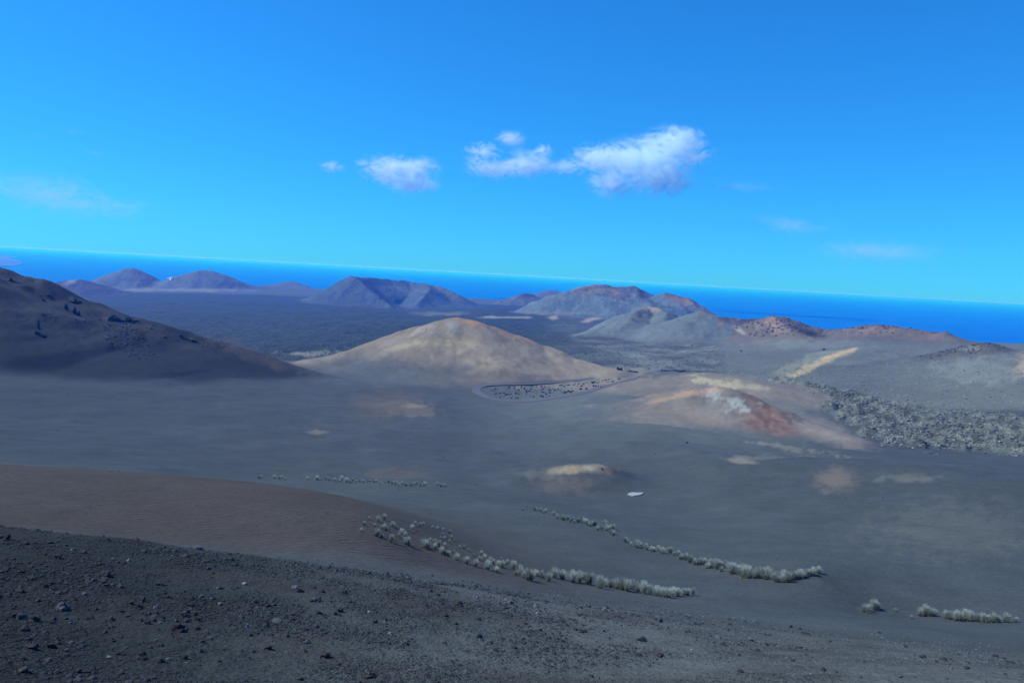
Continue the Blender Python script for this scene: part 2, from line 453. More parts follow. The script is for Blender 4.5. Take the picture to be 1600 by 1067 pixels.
def patch(col, px, py, wx, wy, op, rot=0.0, r0=0, r1=1e9, ragged=0.5, owner=None):
    t = math.radians(rot)
    dx = (PX - px) * math.cos(t) + (PY - py) * math.sin(t)
    dy = -(PX - px) * math.sin(t) + (PY - py) * math.cos(t)
    q = np.hypot(dx / wx, dy / wy) + ragged * (0.75 * NS + 0.25 * N2 + 0.2 * N4)
    m = op * (1 - sstep(0.30, 1.10, q)) * ((R > r0) & (R < r1) & FRONT)
    if owner is not None:
        m = m * (OWN == owner)
    mix(col, m)
own = lambda i, n=4: soft(OWN == i + 1, n)
far = sstep(1500, 4500, R)
mix(c3(.036, .047, .058), (1 - sstep(100, 620, PX)) * sstep(120, 200, R) * (1 - sstep(560, 700, R)) * FRONT * 0.8)  # left valley darker: dark ash plus lens falloff put into the colour
mix(c3(.105, .118, .122), sstep(700, 900, PX) * (1 - sstep(1150, 1400, PX)) * sstep(230, 430, R) * (1 - sstep(640, 800, R)) * FRONT * 0.8)  # centre lighter: older ash, and none of that painted falloff
mix(LAVA, PLAINS)
mix(GREYG * 0.9, PLAINS * sstep(820, 960, PX) * (0.55 + 0.5 * N1))
mix(GREYG * 0.64, soft((OWN == 0) & (R > 500) & (R < 3000) & FRONT & (PX > 1120) & (PY < 640), 5) * 0.85)
mix(c3(.07, .08, .08), BLOCKS)
mix(c3(.19, .20, .175), BLOCKS * np.clip(0.45 + 0.9 * NS + 0.6 * N4, 0, 1))
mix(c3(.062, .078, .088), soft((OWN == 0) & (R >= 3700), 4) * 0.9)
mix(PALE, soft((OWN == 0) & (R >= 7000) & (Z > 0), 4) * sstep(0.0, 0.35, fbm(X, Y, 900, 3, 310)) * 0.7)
# near brown spur
spur = sstep(46, 56, R) * (1 - sstep(96, 125, R)) * (1 - sstep(560, 1050, PX + (PY - 850) * -1.2))
mix(c3(.056, .044, .041), spur * (0.85 + 0.3 * N1) * FRONT)
mix(c3(.019, .021, .023), FORE * FRONT * 0.95)  # dark cinder plus lens falloff painted in, strongest at the left end
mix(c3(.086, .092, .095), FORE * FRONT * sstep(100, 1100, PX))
mix(c3(.036, .030, .030), FORE * FRONT * np.clip(0.8 * fbm(X, Y, 7, 3, 311), 0, 0.6))
# hills
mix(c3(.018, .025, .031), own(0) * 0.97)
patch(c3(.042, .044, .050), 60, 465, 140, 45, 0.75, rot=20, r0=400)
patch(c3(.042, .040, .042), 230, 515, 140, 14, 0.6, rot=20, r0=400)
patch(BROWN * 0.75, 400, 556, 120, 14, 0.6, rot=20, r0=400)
cone = own(1, 16)
mix(c3(.185, .148, .120), cone * 0.95)
patch(c3(.275, .215, .170), 840, 550, 190, 60, 0.9, rot=8, r0=560, r1=760, ragged=0.35)
patch(c3(.068, .080, .090), 570, 580, 110, 34, 0.9, r0=520, r1=760, ragged=0.15)
patch(c3(.08, .09, .10), 660, 586, 120, 22, 0.75, r0=520, r1=760, ragged=0.15)
patch(c3(.30, .235, .14), 700, 536, 62, 11, 0.75, r0=560, r1=760, rot=0)
patch(c3(.30, .25, .17), 640, 540, 40, 6, 0.7, r0=560, r1=760, rot=-8)
patch(WHITE * 0.62, 702, 515, 26, 8, 0.6, r0=560, r1=760, rot=-22, ragged=1.6)
patch(ORANGE, 738, 504, 36, 6, 0.85, r0=560, r1=760, rot=14)
patch(ORANGE * 0.8, 800, 524, 62, 5, 0.6, r0=560, r1=760, rot=21)
patch(TAN * 1.3, 660, 514, 22, 6, 0.7, r0=560, r1=760, rot=-20)
patch(TAN * 1.2, 618, 532, 40, 6, 0.6, r0=560, r1=760, rot=-22)
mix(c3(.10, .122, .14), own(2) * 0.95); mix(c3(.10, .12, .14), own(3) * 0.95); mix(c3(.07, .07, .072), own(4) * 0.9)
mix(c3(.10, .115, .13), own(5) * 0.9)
patch(c3(.10, .085, .08), 218, 436, 22, 16, 0.9, r0=4000, rot=30)
patch(c3(.21, .195, .175), 110, 440, 16, 4, 0.9, r0=3000, r1=3800, rot=-18)
patch(c3(.17, .18, .185), 280, 453, 130, 3.2, 0.7, r0=3500, r1=4600)
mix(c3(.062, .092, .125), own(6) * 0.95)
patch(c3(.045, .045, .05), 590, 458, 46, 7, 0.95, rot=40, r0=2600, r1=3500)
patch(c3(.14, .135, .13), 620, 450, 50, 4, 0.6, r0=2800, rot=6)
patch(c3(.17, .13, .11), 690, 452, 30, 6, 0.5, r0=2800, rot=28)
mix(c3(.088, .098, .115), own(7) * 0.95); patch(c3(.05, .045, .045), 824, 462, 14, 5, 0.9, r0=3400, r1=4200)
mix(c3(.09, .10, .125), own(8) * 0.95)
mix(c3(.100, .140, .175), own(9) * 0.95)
patch(c3(.19, .15, .13), 940, 452, 62, 11, 0.6, r0=2100, r1=2900, ragged=0.9)
patch(c3(.18, .135, .115), 1060, 467, 44, 11, 0.6, r0=2100, r1=2900, ragged=0.9, rot=20)
patch(c3(.26, .18, .14), 915, 447, 40, 5, 0.75, r0=2100, r1=2900, rot=-10)
patch(c3(.23, .185, .15), 955, 455, 24, 7, 0.75, r0=2100, r1=2900)
patch(c3(.24, .19, .155), 972, 466, 18, 5, 0.8, r0=2100, r1=2900)
patch(c3(.075, .06, .058), 1000, 458, 18, 9, 0.9, r0=2300, r1=2900, rot=40)
patch(c3(.12, .075, .062), 1055, 460, 34, 6, 0.85, r0=2100, r1=2900, rot=16)
patch(c3(.25, .175, .14), 1085, 476, 30, 5, 0.7, r0=2100, r1=2900, rot=35)
patch(c3(.30, .25, .19), 865, 496, 9, 4, 0.9, r0=1800); patch(c3(.30, .23, .18), 922, 500, 20, 3.5, 0.8, r0=1800, rot=-10)
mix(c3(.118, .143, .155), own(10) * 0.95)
patch(c3(.30, .22, .15), 1015, 482, 30, 6, 0.8, r0=1200, r1=1600, rot=4)
patch(c3(.10, .09, .085), 1008, 495, 14, 7, 0.6, r0=1200, r1=1600)
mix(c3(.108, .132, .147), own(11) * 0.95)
patch(c3(.18, .13, .11), 1098, 489, 16, 6, 0.7, r0=1100, r1=1500); patch(c3(.22, .15, .12), 1128, 507, 8, 5, 0.7, r0=1100, r1=1500, rot=45)
mix(c3(.125, .105, .098), own(12) * 0.95)
patch(c3(.24, .16, .135), 1212, 510, 26, 14, 0.9, r0=1000, r1=1500, ragged=0.9)
patch(GREYG * 0.8, 1270, 538, 120, 11, 0.85, r0=900, r1=1200)
patch(c3(.045, .043, .045), 1262, 522, 26, 8, 0.9, r0=1000, r1=1400, ragged=0.9, rot=20)
patch(c3(.045, .043, .045), 1160, 503, 36, 8, 0.8, r0=1300, r1=1900, ragged=0.9)
patch(c3(.21, .145, .125), 1365, 515, 46, 9, 0.8, r0=1000, r1=1400, ragged=0.9)
patch(c3(.06, .05, .048), 1360, 508, 70, 2.6, 0.7, r0=1000, r1=1400)
patch(c3(.16, .10, .08), 1462, 523, 22, 6, 0.8, r0=1000, r1=1400, ragged=0.9)
patch(c3(.30, .29, .27), 1155, 516, 16, 4, 0.8, r0=900, r1=1700, rot=35)
mix(GREYG * 0.85, own(13) * 0.9)
patch(c3(.40, .31, .17), 1275, 570, 68, 7, 0.9, r0=600, r1=1000, rot=-24, ragged=0.6)
patch(c3(.44, .28, .15), 1315, 552, 32, 5, 0.8, r0=600, r1=1000, rot=-18)
patch(c3(.28, .26, .17), 1235, 575, 40, 10, 0.4, r0=600, r1=1000, rot=-24)
mix(c3(.10, .095, .09), own(14) * 0.9)
patch(c3(.23, .22, .19), 1510, 545, 26, 6, 0.6, r0=700, r1=1000, ragged=1.0)
patch(c3(.36, .25, .17), 1605, 575, 24, 26, 0.85, r0=600, r1=900)
patch(GREYG * 1.15, 1530, 580, 110, 24, 0.5, r0=560, r1=900)
rm = own(15, 14)
mix(TAN * 0.80, rm * 0.9)
patch(ASHC * 1.25, 960, 640, 80, 26, 0.6, r0=380, r1=560)
patch(TAN * 1.0, 1080, 650, 150, 26, 0.75, r0=380, r1=520, ragged=0.25)
patch(TAN * 1.05, 1280, 670, 110, 22, 0.7, r0=380, r1=520, rot=22, ragged=0.25)
patch(RED, 1200, 655, 60, 30, 0.85, r0=380, r1=520, rot=20, ragged=0.35)
patch(RED * 0.8, 1180, 626, 44, 7, 0.8, r0=400, r1=520, rot=32)
patch(c3(.38, .23, .175), 1100, 611, 48, 6, 0.9, r0=400, r1=520, rot=-6)
patch(c3(.32, .21, .15), 1045, 622, 50, 5, 0.7, r0=400, r1=520, rot=-12)
patch(PALE * 0.95, 1130, 632, 50, 15, 0.7, r0=400, r1=520)
patch(WHITE, 1140, 626, 30, 10, 0.65, r0=400, r1=520, rot=14, ragged=1.5)
patch(WHITE, 1162, 634, 15, 7, 0.65, r0=400, r1=520, rot=25, ragged=1.5)
patch(WHITE * 0.8, 1118, 617, 22, 4, 0.7, r0=400, r1=520, ragged=1.4)
mix(TAN * 0.85, own(16, 12) * 0.8)
patch(c3(.38, .32, .20), 1125, 598, 52, 8, 0.85, r0=480, r1=640, rot=8, ragged=0.9)
patch(c3(.27, .23, .16), 1170, 602, 40, 8, 0.6, r0=480, r1=640, rot=14)
patch(ASHC * 0.9, 1040, 585, 60, 5, 0.6, r0=500, r1=640, rot=-6)
# valley floor patches
patch(TAN * 0.75, 640, 640, 52, 17, 0.6, r0=330, r1=520); patch(c3(.30, .22, .18), 642, 634, 26, 4, 0.7, r0=330, r1=520)
patch(BROWN, 600, 632, 75, 30, 0.6, r0=330, r1=560, ragged=0.3)
patch(c3(.20, .16, .13), 494, 675, 20, 4, 0.6, r0=200, r1=420)
patch(BROWN, 620, 740, 60, 14, 0.55, r0=150, r1=300)
patch(c3(.32, .25, .18), 900, 733, 62, 9, 0.8, r0=195, r1=245, rot=-6, ragged=0.2); patch(c3(.17, .12, .10), 945, 735, 26, 10, 0.6, r0=200, r1=245)
patch(c3(.12, .10, .09), 885, 756, 60, 20, 0.5, r0=180, r1=235)
patch(c3(.14, .13, .12), 850, 742, 40, 10, 0.4, r0=190, r1=235)
patch(c3(.26, .21, .16), 1158, 720, 36, 5.5, 0.6, r0=220, r1=310, rot=8, ragged=0.3)
patch(c3(.20, .15, .12), 1305, 750, 44, 24, 0.5, r0=180, r1=245, ragged=0.3)
patch(c3(.17, .16, .13), 1420, 747, 64, 8, 0.45, r0=180, r1=245, ragged=0.5)
patch(c3(.20, .18, .15), 1240, 700, 70, 5, 0.6, r0=260, r1=420, rot=8, ragged=1.2); patch(c3(.16, .15, .14), 1200, 716, 60, 6, 0.5, r0=260, r1=420, ragged=1.2)
patch(c3(.11, .11, .10), 1480, 830, 170, 60, 0.4, r0=80, r1=230)
patch(c3(.30, .28, .24), 500, 552, 60, 5, 0.55, r0=700, r1=1100, ragged=1.0)
patch(c3(.30, .28, .25), 800, 496, 60, 2.2, 0.7, r0=1700, r1=3000, ragged=0.6); patch(c3(.22, .21, .19), 880, 489, 80, 4, 0.5, r0=1700, r1=3000)
patch(c3(.17, .165, .16), 690, 490, 60, 4, 0.6, r0=1700, r1=3200)
# tones
C *= (1 + 0.07 * N1 + 0.07 * N2 + 0.07 * N3)[..., None]
C *= (1 + 0.20 * gul * gm)[..., None]
STREAK = fbm(PX * 1.0 + PY * 0.4, PY * 3.0, 14, 4, 306, gain=0.7)
hillm = soft((OWN > 1) & (R > 300), 1)
hf = hillm * (0.35 + 0.65 * sstep(900, 1800, R))
C *= (1 + 0.20 * hf * STREAK + 0.12 * hf * NS)[..., None]
lum = C.mean(-1, keepdims=True)
C = C * 0.9 + 0.1 * lum * np.array([0.94, 1.0, 1.05])      # every tint dulled: the view's cool cast put into the colour
C *= np.array([1.0, 1.08, 0.95])
C = np.clip(C, 0.012, 0.8)
ROUGHM = np.clip(BLOCKS + PLAINS * 0.8 + own(12) * 0.5 + own(14) * 0.7, 0, 1)

print('T',round(time.time()-T0,1))
# ------------------------------------------------------------------ materials
def nodes(name):
    m = bpy.data.materials.new(name); m.use_nodes = True
    nt = m.node_tree
    b = nt.nodes['Principled BSDF']
    return m, nt, b
def nd(nt, t, **kw):
    n = nt.nodes.new(t)
    for k, v in kw.items():
        if k in n.inputs:
            n.inputs[k].default_value = v
        else:
            setattr(n, k, v)
    return n
def lk(nt, a, b):
    nt.links.new(a, b)

def ground_material(name, fine_scale=2.2, bump=0.35, speck=0.25):
    m, nt, b = nodes(name)
    b.inputs['Roughness'].default_value = 0.95
    b.inputs['Specular IOR Level'].default_value = 0.12
    at = nd(nt, 'ShaderNodeAttribute', attribute_name='ground_colour')
    ra = nd(nt, 'ShaderNodeAttribute', attribute_name='blockiness')
    geo = nd(nt, 'ShaderNodeNewGeometry')
    n1 = nd(nt, 'ShaderNodeTexNoise', Scale=fine_scale, Detail=6.0, Roughness=0.7)
    n2 = nd(nt, 'ShaderNodeTexNoise', Scale=0.09, Detail=8.0, Roughness=0.68)
    n3 = nd(nt, 'ShaderNodeTexNoise', Scale=0.35, Detail=5.0, Roughness=0.6)
    for n in (n1, n2, n3):
        lk(nt, geo.outputs['Position'], n.inputs['Vector'])
    a1 = nd(nt, 'ShaderNodeMapRange'); a1.inputs['From Min'].default_value = 0.3; a1.inputs['From Max'].default_value = 0.7
    a1.inputs['To Min'].default_value = 1 - speck; a1.inputs['To Max'].default_value = 1 + speck
    lk(nt, n1.outputs[0], a1.inputs['Value'])
    a2 = nd(nt, 'ShaderNodeMapRange'); a2.inputs['From Min'].default_value = 0.3; a2.inputs['From Max'].default_value = 0.7
    a2.inputs['To Min'].default_value = 0.89; a2.inputs['To Max'].default_value = 1.12
    lk(nt, n2.outputs[0], a2.inputs['Value'])
    a3 = nd(nt, 'ShaderNodeMapRange'); a3.inputs['From Min'].default_value = 0.3; a3.inputs['From Max'].default_value = 0.7
    a3.inputs['To Min'].default_value = 0.92; a3.inputs['To Max'].default_value = 1.09
    lk(nt, n3.outputs[0], a3.inputs['Value'])
    mu0 = nd(nt, 'ShaderNodeMath', operation='MULTIPLY'); lk(nt, a1.outputs[0], mu0.inputs[0]); lk(nt, a3.outputs[0], mu0.inputs[1])
    mu = nd(nt, 'ShaderNodeMath', operation='MULTIPLY'); lk(nt, mu0.outputs[0], mu.inputs[0]); lk(nt, a2.outputs[0], mu.inputs[1])
    vm = nd(nt, 'ShaderNodeVectorMath', operation='SCALE'); lk(nt, at.outputs['Color'], vm.inputs[0]); lk(nt, mu.outputs[0], vm.inputs['Scale'])
    lk(nt, vm.outputs[0], b.inputs['Base Color'])
    bu = nd(nt, 'ShaderNodeBump', Strength=bump, Distance=0.25)
    lk(nt, n1.outputs[0], bu.inputs['Height'])
    sc = nd(nt, 'ShaderNodeMath', operation='MULTIPLY'); sc.inputs[1].default_value = 0.9
    lk(nt, ra.outputs['Fac'], sc.inputs[0])
    bu2 = nd(nt, 'ShaderNodeBump', Distance=5.0)
    lk(nt, sc.outputs[0], bu2.inputs['Strength'])
    lk(nt, n3.outputs[0], bu2.inputs['Height']); lk(nt, bu.outputs[0], bu2.inputs['Normal'])
    ci = nd(nt, 'ShaderNodeAttribute', attribute_name='cinder')
    vo = nd(nt, 'ShaderNodeTexVoronoi', Scale=7.0); vo.feature = 'F1'
    nw = nd(nt, 'ShaderNodeTexNoise', Scale=3.0, Detail=4.0, Roughness=0.7)
    lk(nt, geo.outputs['Position'], nw.inputs['Vector'])
    lk(nt, geo.outputs['Position'], vo.inputs['Vector'])
    sm = nd(nt, 'ShaderNodeMath', operation='MULTIPLY_ADD'); sm.inputs[1].default_value = -0.25
    lk(nt, vo.outputs['Distance'], sm.inputs[0]); lk(nt, nw.outputs[0], sm.inputs[2])
    bu4 = nd(nt, 'ShaderNodeBump', Distance=0.40)
    lk(nt, ci.outputs['Fac'], bu4.inputs['Strength']); lk(nt, sm.outputs[0], bu4.inputs['Height']); lk(nt, bu2.outputs[0], bu4.inputs['Normal'])
    ru = nd(nt, 'ShaderNodeAttribute', attribute_name='rugged')
    nr = nd(nt, 'ShaderNodeTexNoise', Scale=0.035, Detail=6.0, Roughness=0.72)
    lk(nt, geo.outputs['Position'], nr.inputs['Vector'])
    bu5 = nd(nt, 'ShaderNodeBump', Distance=14.0)
    lk(nt, ru.outputs['Fac'], bu5.inputs['Strength']); lk(nt, nr.outputs[0], bu5.inputs['Height']); lk(nt, bu4.outputs[0], bu5.inputs['Normal'])
    bu2 = bu5
    # wind ripples in the loose cinder
    wv = nd(nt, 'ShaderNodeTexWave', Scale=0.50, Distortion=9.0, Detail=3.0)
    wv.inputs['Detail Scale'].default_value = 0.9
    mp = nd(nt, 'ShaderNodeMapping'); mp.inputs['Rotation'].default_value = (0, 0, math.radians(62))
    lk(nt, geo.outputs['Position'], mp.inputs['Vector']); lk(nt, mp.outputs[0], wv.inputs['Vector'])
    rp = nd(nt, 'ShaderNodeAttribute', attribute_name='ripples')
    bu3 = nd(nt, 'ShaderNodeBump', Distance=0.09)
    lk(nt, rp.outputs['Fac'], bu3.inputs['Strength']); lk(nt, wv.outputs['Fac'], bu3.inputs['Height']); lk(nt, bu2.outputs[0], bu3.inputs['Normal'])
    lk(nt, bu3.outputs[0], b.inputs['Normal'])
    return m
GROUND = ground_material('volcanic_ash')

def simple(name, col, var=0.3, scale=6.0, rough=0.9, bump=0.3, dist=0.02, coord='Object', spec=0.2):
    m, nt, b = nodes(name)
    b.inputs['Roughness'].default_value = rough
    b.inputs['Specular IOR Level'].default_value = spec
    tc = nd(nt, 'ShaderNodeTexCoord')
    oi = nd(nt, 'ShaderNodeObjectInfo')
    n = nd(nt, 'ShaderNodeTexNoise', Scale=scale, Detail=6.0, Roughness=0.65)
    lk(nt, tc.outputs[coord], n.inputs['Vector'])
    mr = nd(nt, 'ShaderNodeMapRange'); mr.inputs['From Min'].default_value = 0.3; mr.inputs['From Max'].default_value = 0.7
    mr.inputs['To Min'].default_value = 1 - var; mr.inputs['To Max'].default_value = 1 + var
    lk(nt, n.outputs[0], mr.inputs['Value'])
    mr2 = nd(nt, 'ShaderNodeMapRange'); mr2.inputs['To Min'].default_value = 0.75; mr2.inputs['To Max'].default_value = 1.25
    lk(nt, oi.outputs['Random'], mr2.inputs['Value'])
    mu = nd(nt, 'ShaderNodeMath', operation='MULTIPLY'); lk(nt, mr.outputs[0], mu.inputs[0]); lk(nt, mr2.outputs[0], mu.inputs[1])
    vm = nd(nt, 'ShaderNodeVectorMath', operation='SCALE'); vm.inputs[0].default_value = col
    lk(nt, mu.outputs[0], vm.inputs['Scale']); lk(nt, vm.outputs[0], b.inputs['Base Color'])
    bu = nd(nt, 'ShaderNodeBump', Strength=bump, Distance=dist)
    lk(nt, n.outputs[0], bu.inputs['Height']); lk(nt, bu.outputs[0], b.inputs['Normal'])
    return m
M_DARK = simple('dark_lava_stone', (.030, .031, .034), 0.4, 9, bump=0.6)
M_GREY = simple('grey_stone', (.062, .070, .078), 0.35, 9, bump=0.5)
M_PALE = simple('pale_stone', (.14, .155, .16), 0.25, 9, bump=0.4)
M_CLOD = simple('cinder_clod', (.028, .032, .036), 0.6, 5.0, bump=0.8, dist=0.03)
M_GRAVEL2 = simple('grey_clinker', (.090, .104, .110), 0.7, 0.8, bump=0.4)
M_RUST = simple('rusty_cinder', (.040, .037, .037), 0.4, 9, bump=0.6)
M_ROCK = simple('outcrop_rock', (.060, .068, .072), 0.5, 0.35, bump=0.8, dist=0.6)
M_ROAD = simple('road_surface', (.125, .135, .14), 0.10, 0.4, bump=0.1)
M_SLAB = simple('concrete_slab', (.23, .24, .24), 0.12, 2.0, bump=0.1)
M_HOUSE = simple('whitewash', (.75, .74, .72), 0.05, 1.0, bump=0.05)
M_GRAVEL = simple('clinker', (.027, .033, .036), 0.55, 0.8, bump=0.4, coord='Object')
M_MIDL = simple('plain_clinker', (.085, .095, .098), 0.5, 0.2, bump=0.4, dist=0.2)
M_RIM = simple('rim_rock', (.098, .090, .088), 0.5, 0.1, bump=0.6, dist=0.5)
M_SUMMIT = simple('summit_rock', (.20, .155, .13), 0.4, 0.3, bump=0.5, dist=0.2)
M_BLK = simple('dark_clinker', (.078, .084, .082), 0.5, 0.2, bump=0.4, dist=0.2)
M_CLINK = simple('lichen_grey_clinker', (.155, .17, .155), 0.6, 0.22, bump=0.4, dist=0.2)

def tag(o, label=None, cat=None, group=None, kind=None):
    if label: o['label'] = label
    if cat: o['category'] = cat
    if group: o['group'] = group
    if kind: o['kind'] = kind
    return o

def mesh_np(name, verts, faces, mat, smooth=True):
    """verts (n,3); faces (m,k) integer array, one face size"""
    me = bpy.data.meshes.new(name)
    verts = np.ascontiguousarray(verts, np.float32); faces = np.ascontiguousarray(faces, np.int32)
    k = faces.shape[1]
    me.vertices.add(len(verts)); me.vertices.foreach_set('co', verts.ravel())
    me.loops.add(faces.size); me.loops.foreach_set('vertex_index', faces.ravel())
    me.polygons.add(len(faces))
    me.polygons.foreach_set('loop_start', np.arange(0, faces.size, k, dtype=np.int32))
    me.polygons.foreach_set('use_smooth', np.full(len(faces), smooth))
    me.update(calc_edges=True)
    me.materials.append(mat)
    return me
def link(name, me, parent=None):
    o = bpy.data.objects.new(name, me); COL.objects.link(o)
    if parent: o.parent = parent
    return o

# ------------------------------------------------------------------ build the terrain objects
gzr, gza = np.gradient(np.stack([X, Y, Z], -1), axis=(0, 1))
NRM = np.cross(gza, gzr)
NRM /= np.linalg.norm(NRM, axis=2, keepdims=True) + 1e-12
NRM[NRM[..., 2] < 0] *= -1
idx = np.arange(NR * NA).reshape(NR, NA)
Q = np.stack([idx[:-1, :-1], idx[:-1, 1:], idx[1:, 1:], idx[1:, :-1]], -1).reshape(-1, 4)
lavaid = np.where(BLOCKS > 0.5, 101, np.where((PLAINS > 0.5), np.where(PX < 880, 102, 103), 0))
OID = np.where(OWN > 0, OWN, lavaid)
qid = OID[:-1, :-1].reshape(-1)
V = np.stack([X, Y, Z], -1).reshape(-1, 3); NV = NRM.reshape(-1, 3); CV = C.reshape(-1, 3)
RV = ROUGHM.reshape(-1); WV = (0.75 * spur * FRONT + 0.2 * own(1) + 0.06 * ASH * (R < 420) * (R > 60)).reshape(-1)
CI = (FORE * (0.5 + 0.45 * np.clip(0.5 + 1.1 * fbm(X, Y, 4.5, 3, 401), 0, 1))).reshape(-1)
RG = (0.95 * hillm * sstep(900, 2000, R) + 0.07 * hillm + 0.12 * soft(OWN == 1, 2) + 0.3 * PLAINS).reshape(-1)
# rows beyond the shore and under water are not needed
keep = (V[Q][:, :, 2].max(1) > -12)
def terrain_piece(name, sel, label):
    q = Q[sel & keep]
    if len(q) == 0:
        return
    u, inv = np.unique(q, return_inverse=True)
    me = mesh_np(name, V[u], inv.reshape(-1, 4), GROUND)
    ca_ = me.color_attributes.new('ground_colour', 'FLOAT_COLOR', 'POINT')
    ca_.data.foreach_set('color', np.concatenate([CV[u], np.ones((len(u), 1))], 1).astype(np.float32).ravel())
    me.attributes.new('blockiness', 'FLOAT', 'POINT').data.foreach_set('value', RV[u].astype(np.float32))
    me.attributes.new('ripples', 'FLOAT', 'POINT').data.foreach_set('value', np.clip(WV[u], 0, 1).astype(np.float32))
    me.attributes.new('cinder', 'FLOAT', 'POINT').data.foreach_set('value', CI[u].astype(np.float32))
    me.attributes.new('rugged', 'FLOAT', 'POINT').data.foreach_set('value', RG[u].astype(np.float32))
    me.normals_split_custom_set_from_vertices(NV[u].astype(np.float32))
    return tag(link(name, me), label=label, kind='structure')
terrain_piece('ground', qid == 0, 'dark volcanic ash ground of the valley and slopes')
terrain_piece('lava_field', qid == 101, 'blocky lichen-grey lava field beside the reddish mound')
terrain_piece('lava_field', qid == 102, 'dark flat lava plain behind the brown cone')
terrain_piece('lava_field', qid == 103, 'grey-green lava ground at the foot of the pale volcano')
for hi, h in enumerate(HILLS):
    if h['split']:
        terrain_piece(h['name'], qid == hi + 1, h['label'])

print('T',round(time.time()-T0,1))
# ------------------------------------------------------------------ sea
def sea_mat():
    m, nt, b = nodes('sea_water')
    b.inputs['Base Color'].default_value = (.004, .040, .150, 1)
    b.inputs['Roughness'].default_value = 0.42
    b.inputs['Specular IOR Level'].default_value = 0.10
    geo = nd(nt, 'ShaderNodeNewGeometry')
    mp = nd(nt, 'ShaderNodeMapping'); mp.inputs['Scale'].default_value = (0.00016, 0.0009, 0.001)
    n = nd(nt, 'ShaderNodeTexNoise', Scale=1.0, Detail=5.0)
    lk(nt, geo.outputs['Position'], mp.inputs['Vector']); lk(nt, mp.outputs[0], n.inputs['Vector'])
    cr = nd(nt, 'ShaderNodeValToRGB')
    cr.color_ramp.elements[0].position = 0.35; cr.color_ramp.elements[0].color = (.001, .055, .34, 1)
    cr.color_ramp.elements[1].position = 0.70; cr.color_ramp.elements[1].color = (.003, .080, .43, 1)
    lk(nt, n.outputs[0], cr.inputs[0]); lk(nt, cr.outputs[0], b.inputs['Base Color'])
    return m
SEA_R = 500000.0
sa = np.linspace(-math.pi, math.pi, 181)[:-1]
sr = np.array([900, 4000, 9000, 18000, 36000, 90000, 220000, SEA_R])
sv = np.concatenate([np.stack([r * np.sin(sa), r * np.cos(sa), np.zeros_like(sa)], 1) for r in sr])
sf = []
for i in range(len(sr) - 1):
    for j in range(180):
        k = (j + 1) % 180
        sf.append((i * 180 + j, (i + 1) * 180 + j, (i + 1) * 180 + k, i * 180 + k))
tag(link('sea', mesh_np('sea', sv, np.array(sf), sea_mat(), smooth=False)), label='deep blue sea stretching to the horizon', kind='structure')
print('T',round(time.time()-T0,1))
#@@LAND_END

# ------------------------------------------------------------------ road
def spline(pts, n):
    pts = np.array(pts, float); out = []
    ext = np.vstack([2 * pts[0] - pts[1], pts, 2 * pts[-1] - pts[-2]])
    for i in range(1, len(ext) - 2):
        p0, p1, p2, p3 = ext[i - 1:i + 3]
        for t in np.linspace(0, 1, n, endpoint=False):
            out.append(0.5 * (2 * p1 + (p2 - p0) * t + (2 * p0 - 5 * p1 + 4 * p2 - p3) * t * t + (3 * p1 - p0 - 3 * p2 + p3) * t ** 3))
    out.append(pts[-1])
    return np.array(out)
def road(px_pts, width, label):
    ctr = [hit(*p)[0][:2] for p in px_pts]
    c = spline(ctr, 14)
    d = np.gradient(c, axis=0); d /= np.linalg.norm(d, axis=1, keepdims=True) + 1e-9
    nrm = np.stack([-d[:, 1], d[:, 0]], 1)
    offs = np.linspace(-0.5, 0.5, 7)
    zc = zxy(c[:, 0], c[:, 1])
    zc = np.convolve(np.pad(zc, 6, mode='edge'), np.ones(13) / 13, 'valid')
    rows = []
    for o in offs:
        p = c + nrm * o * width
        z = np.maximum(zxy(p[:, 0], p[:, 1]) + 0.16, zc + 0.05)
        rows.append(np.column_stack([p, z]))
    top = np.stack(rows, 1)
    n, k = top.shape[:2]
    sk = top[:, [0, -1]].copy(); sk[:, :, 2] -= 1.2
    allv = np.concatenate([sk[:, :1], top, sk[:, 1:]], 1); k += 2
    ii = np.arange(n * k).reshape(n, k)
    f = np.stack([ii[:-1, :-1], ii[1:, :-1], ii[1:, 1:], ii[:-1, 1:]], -1).reshape(-1, 4)
    tag(link('road', mesh_np('road', allv.reshape(-1, 3), f, M_ROAD, smooth=False)), label=label, kind='structure')
road([(1005, 588), (988, 592), (962, 599), (930, 608), (890, 618), (850, 624), (810, 627), (775, 624), (753, 617), (744, 610), (750, 604), (770, 601),
      (810, 600), (850, 598), (890, 595), (925, 591)], 6.0, 'pale grey hairpin road looping below the brown cone')

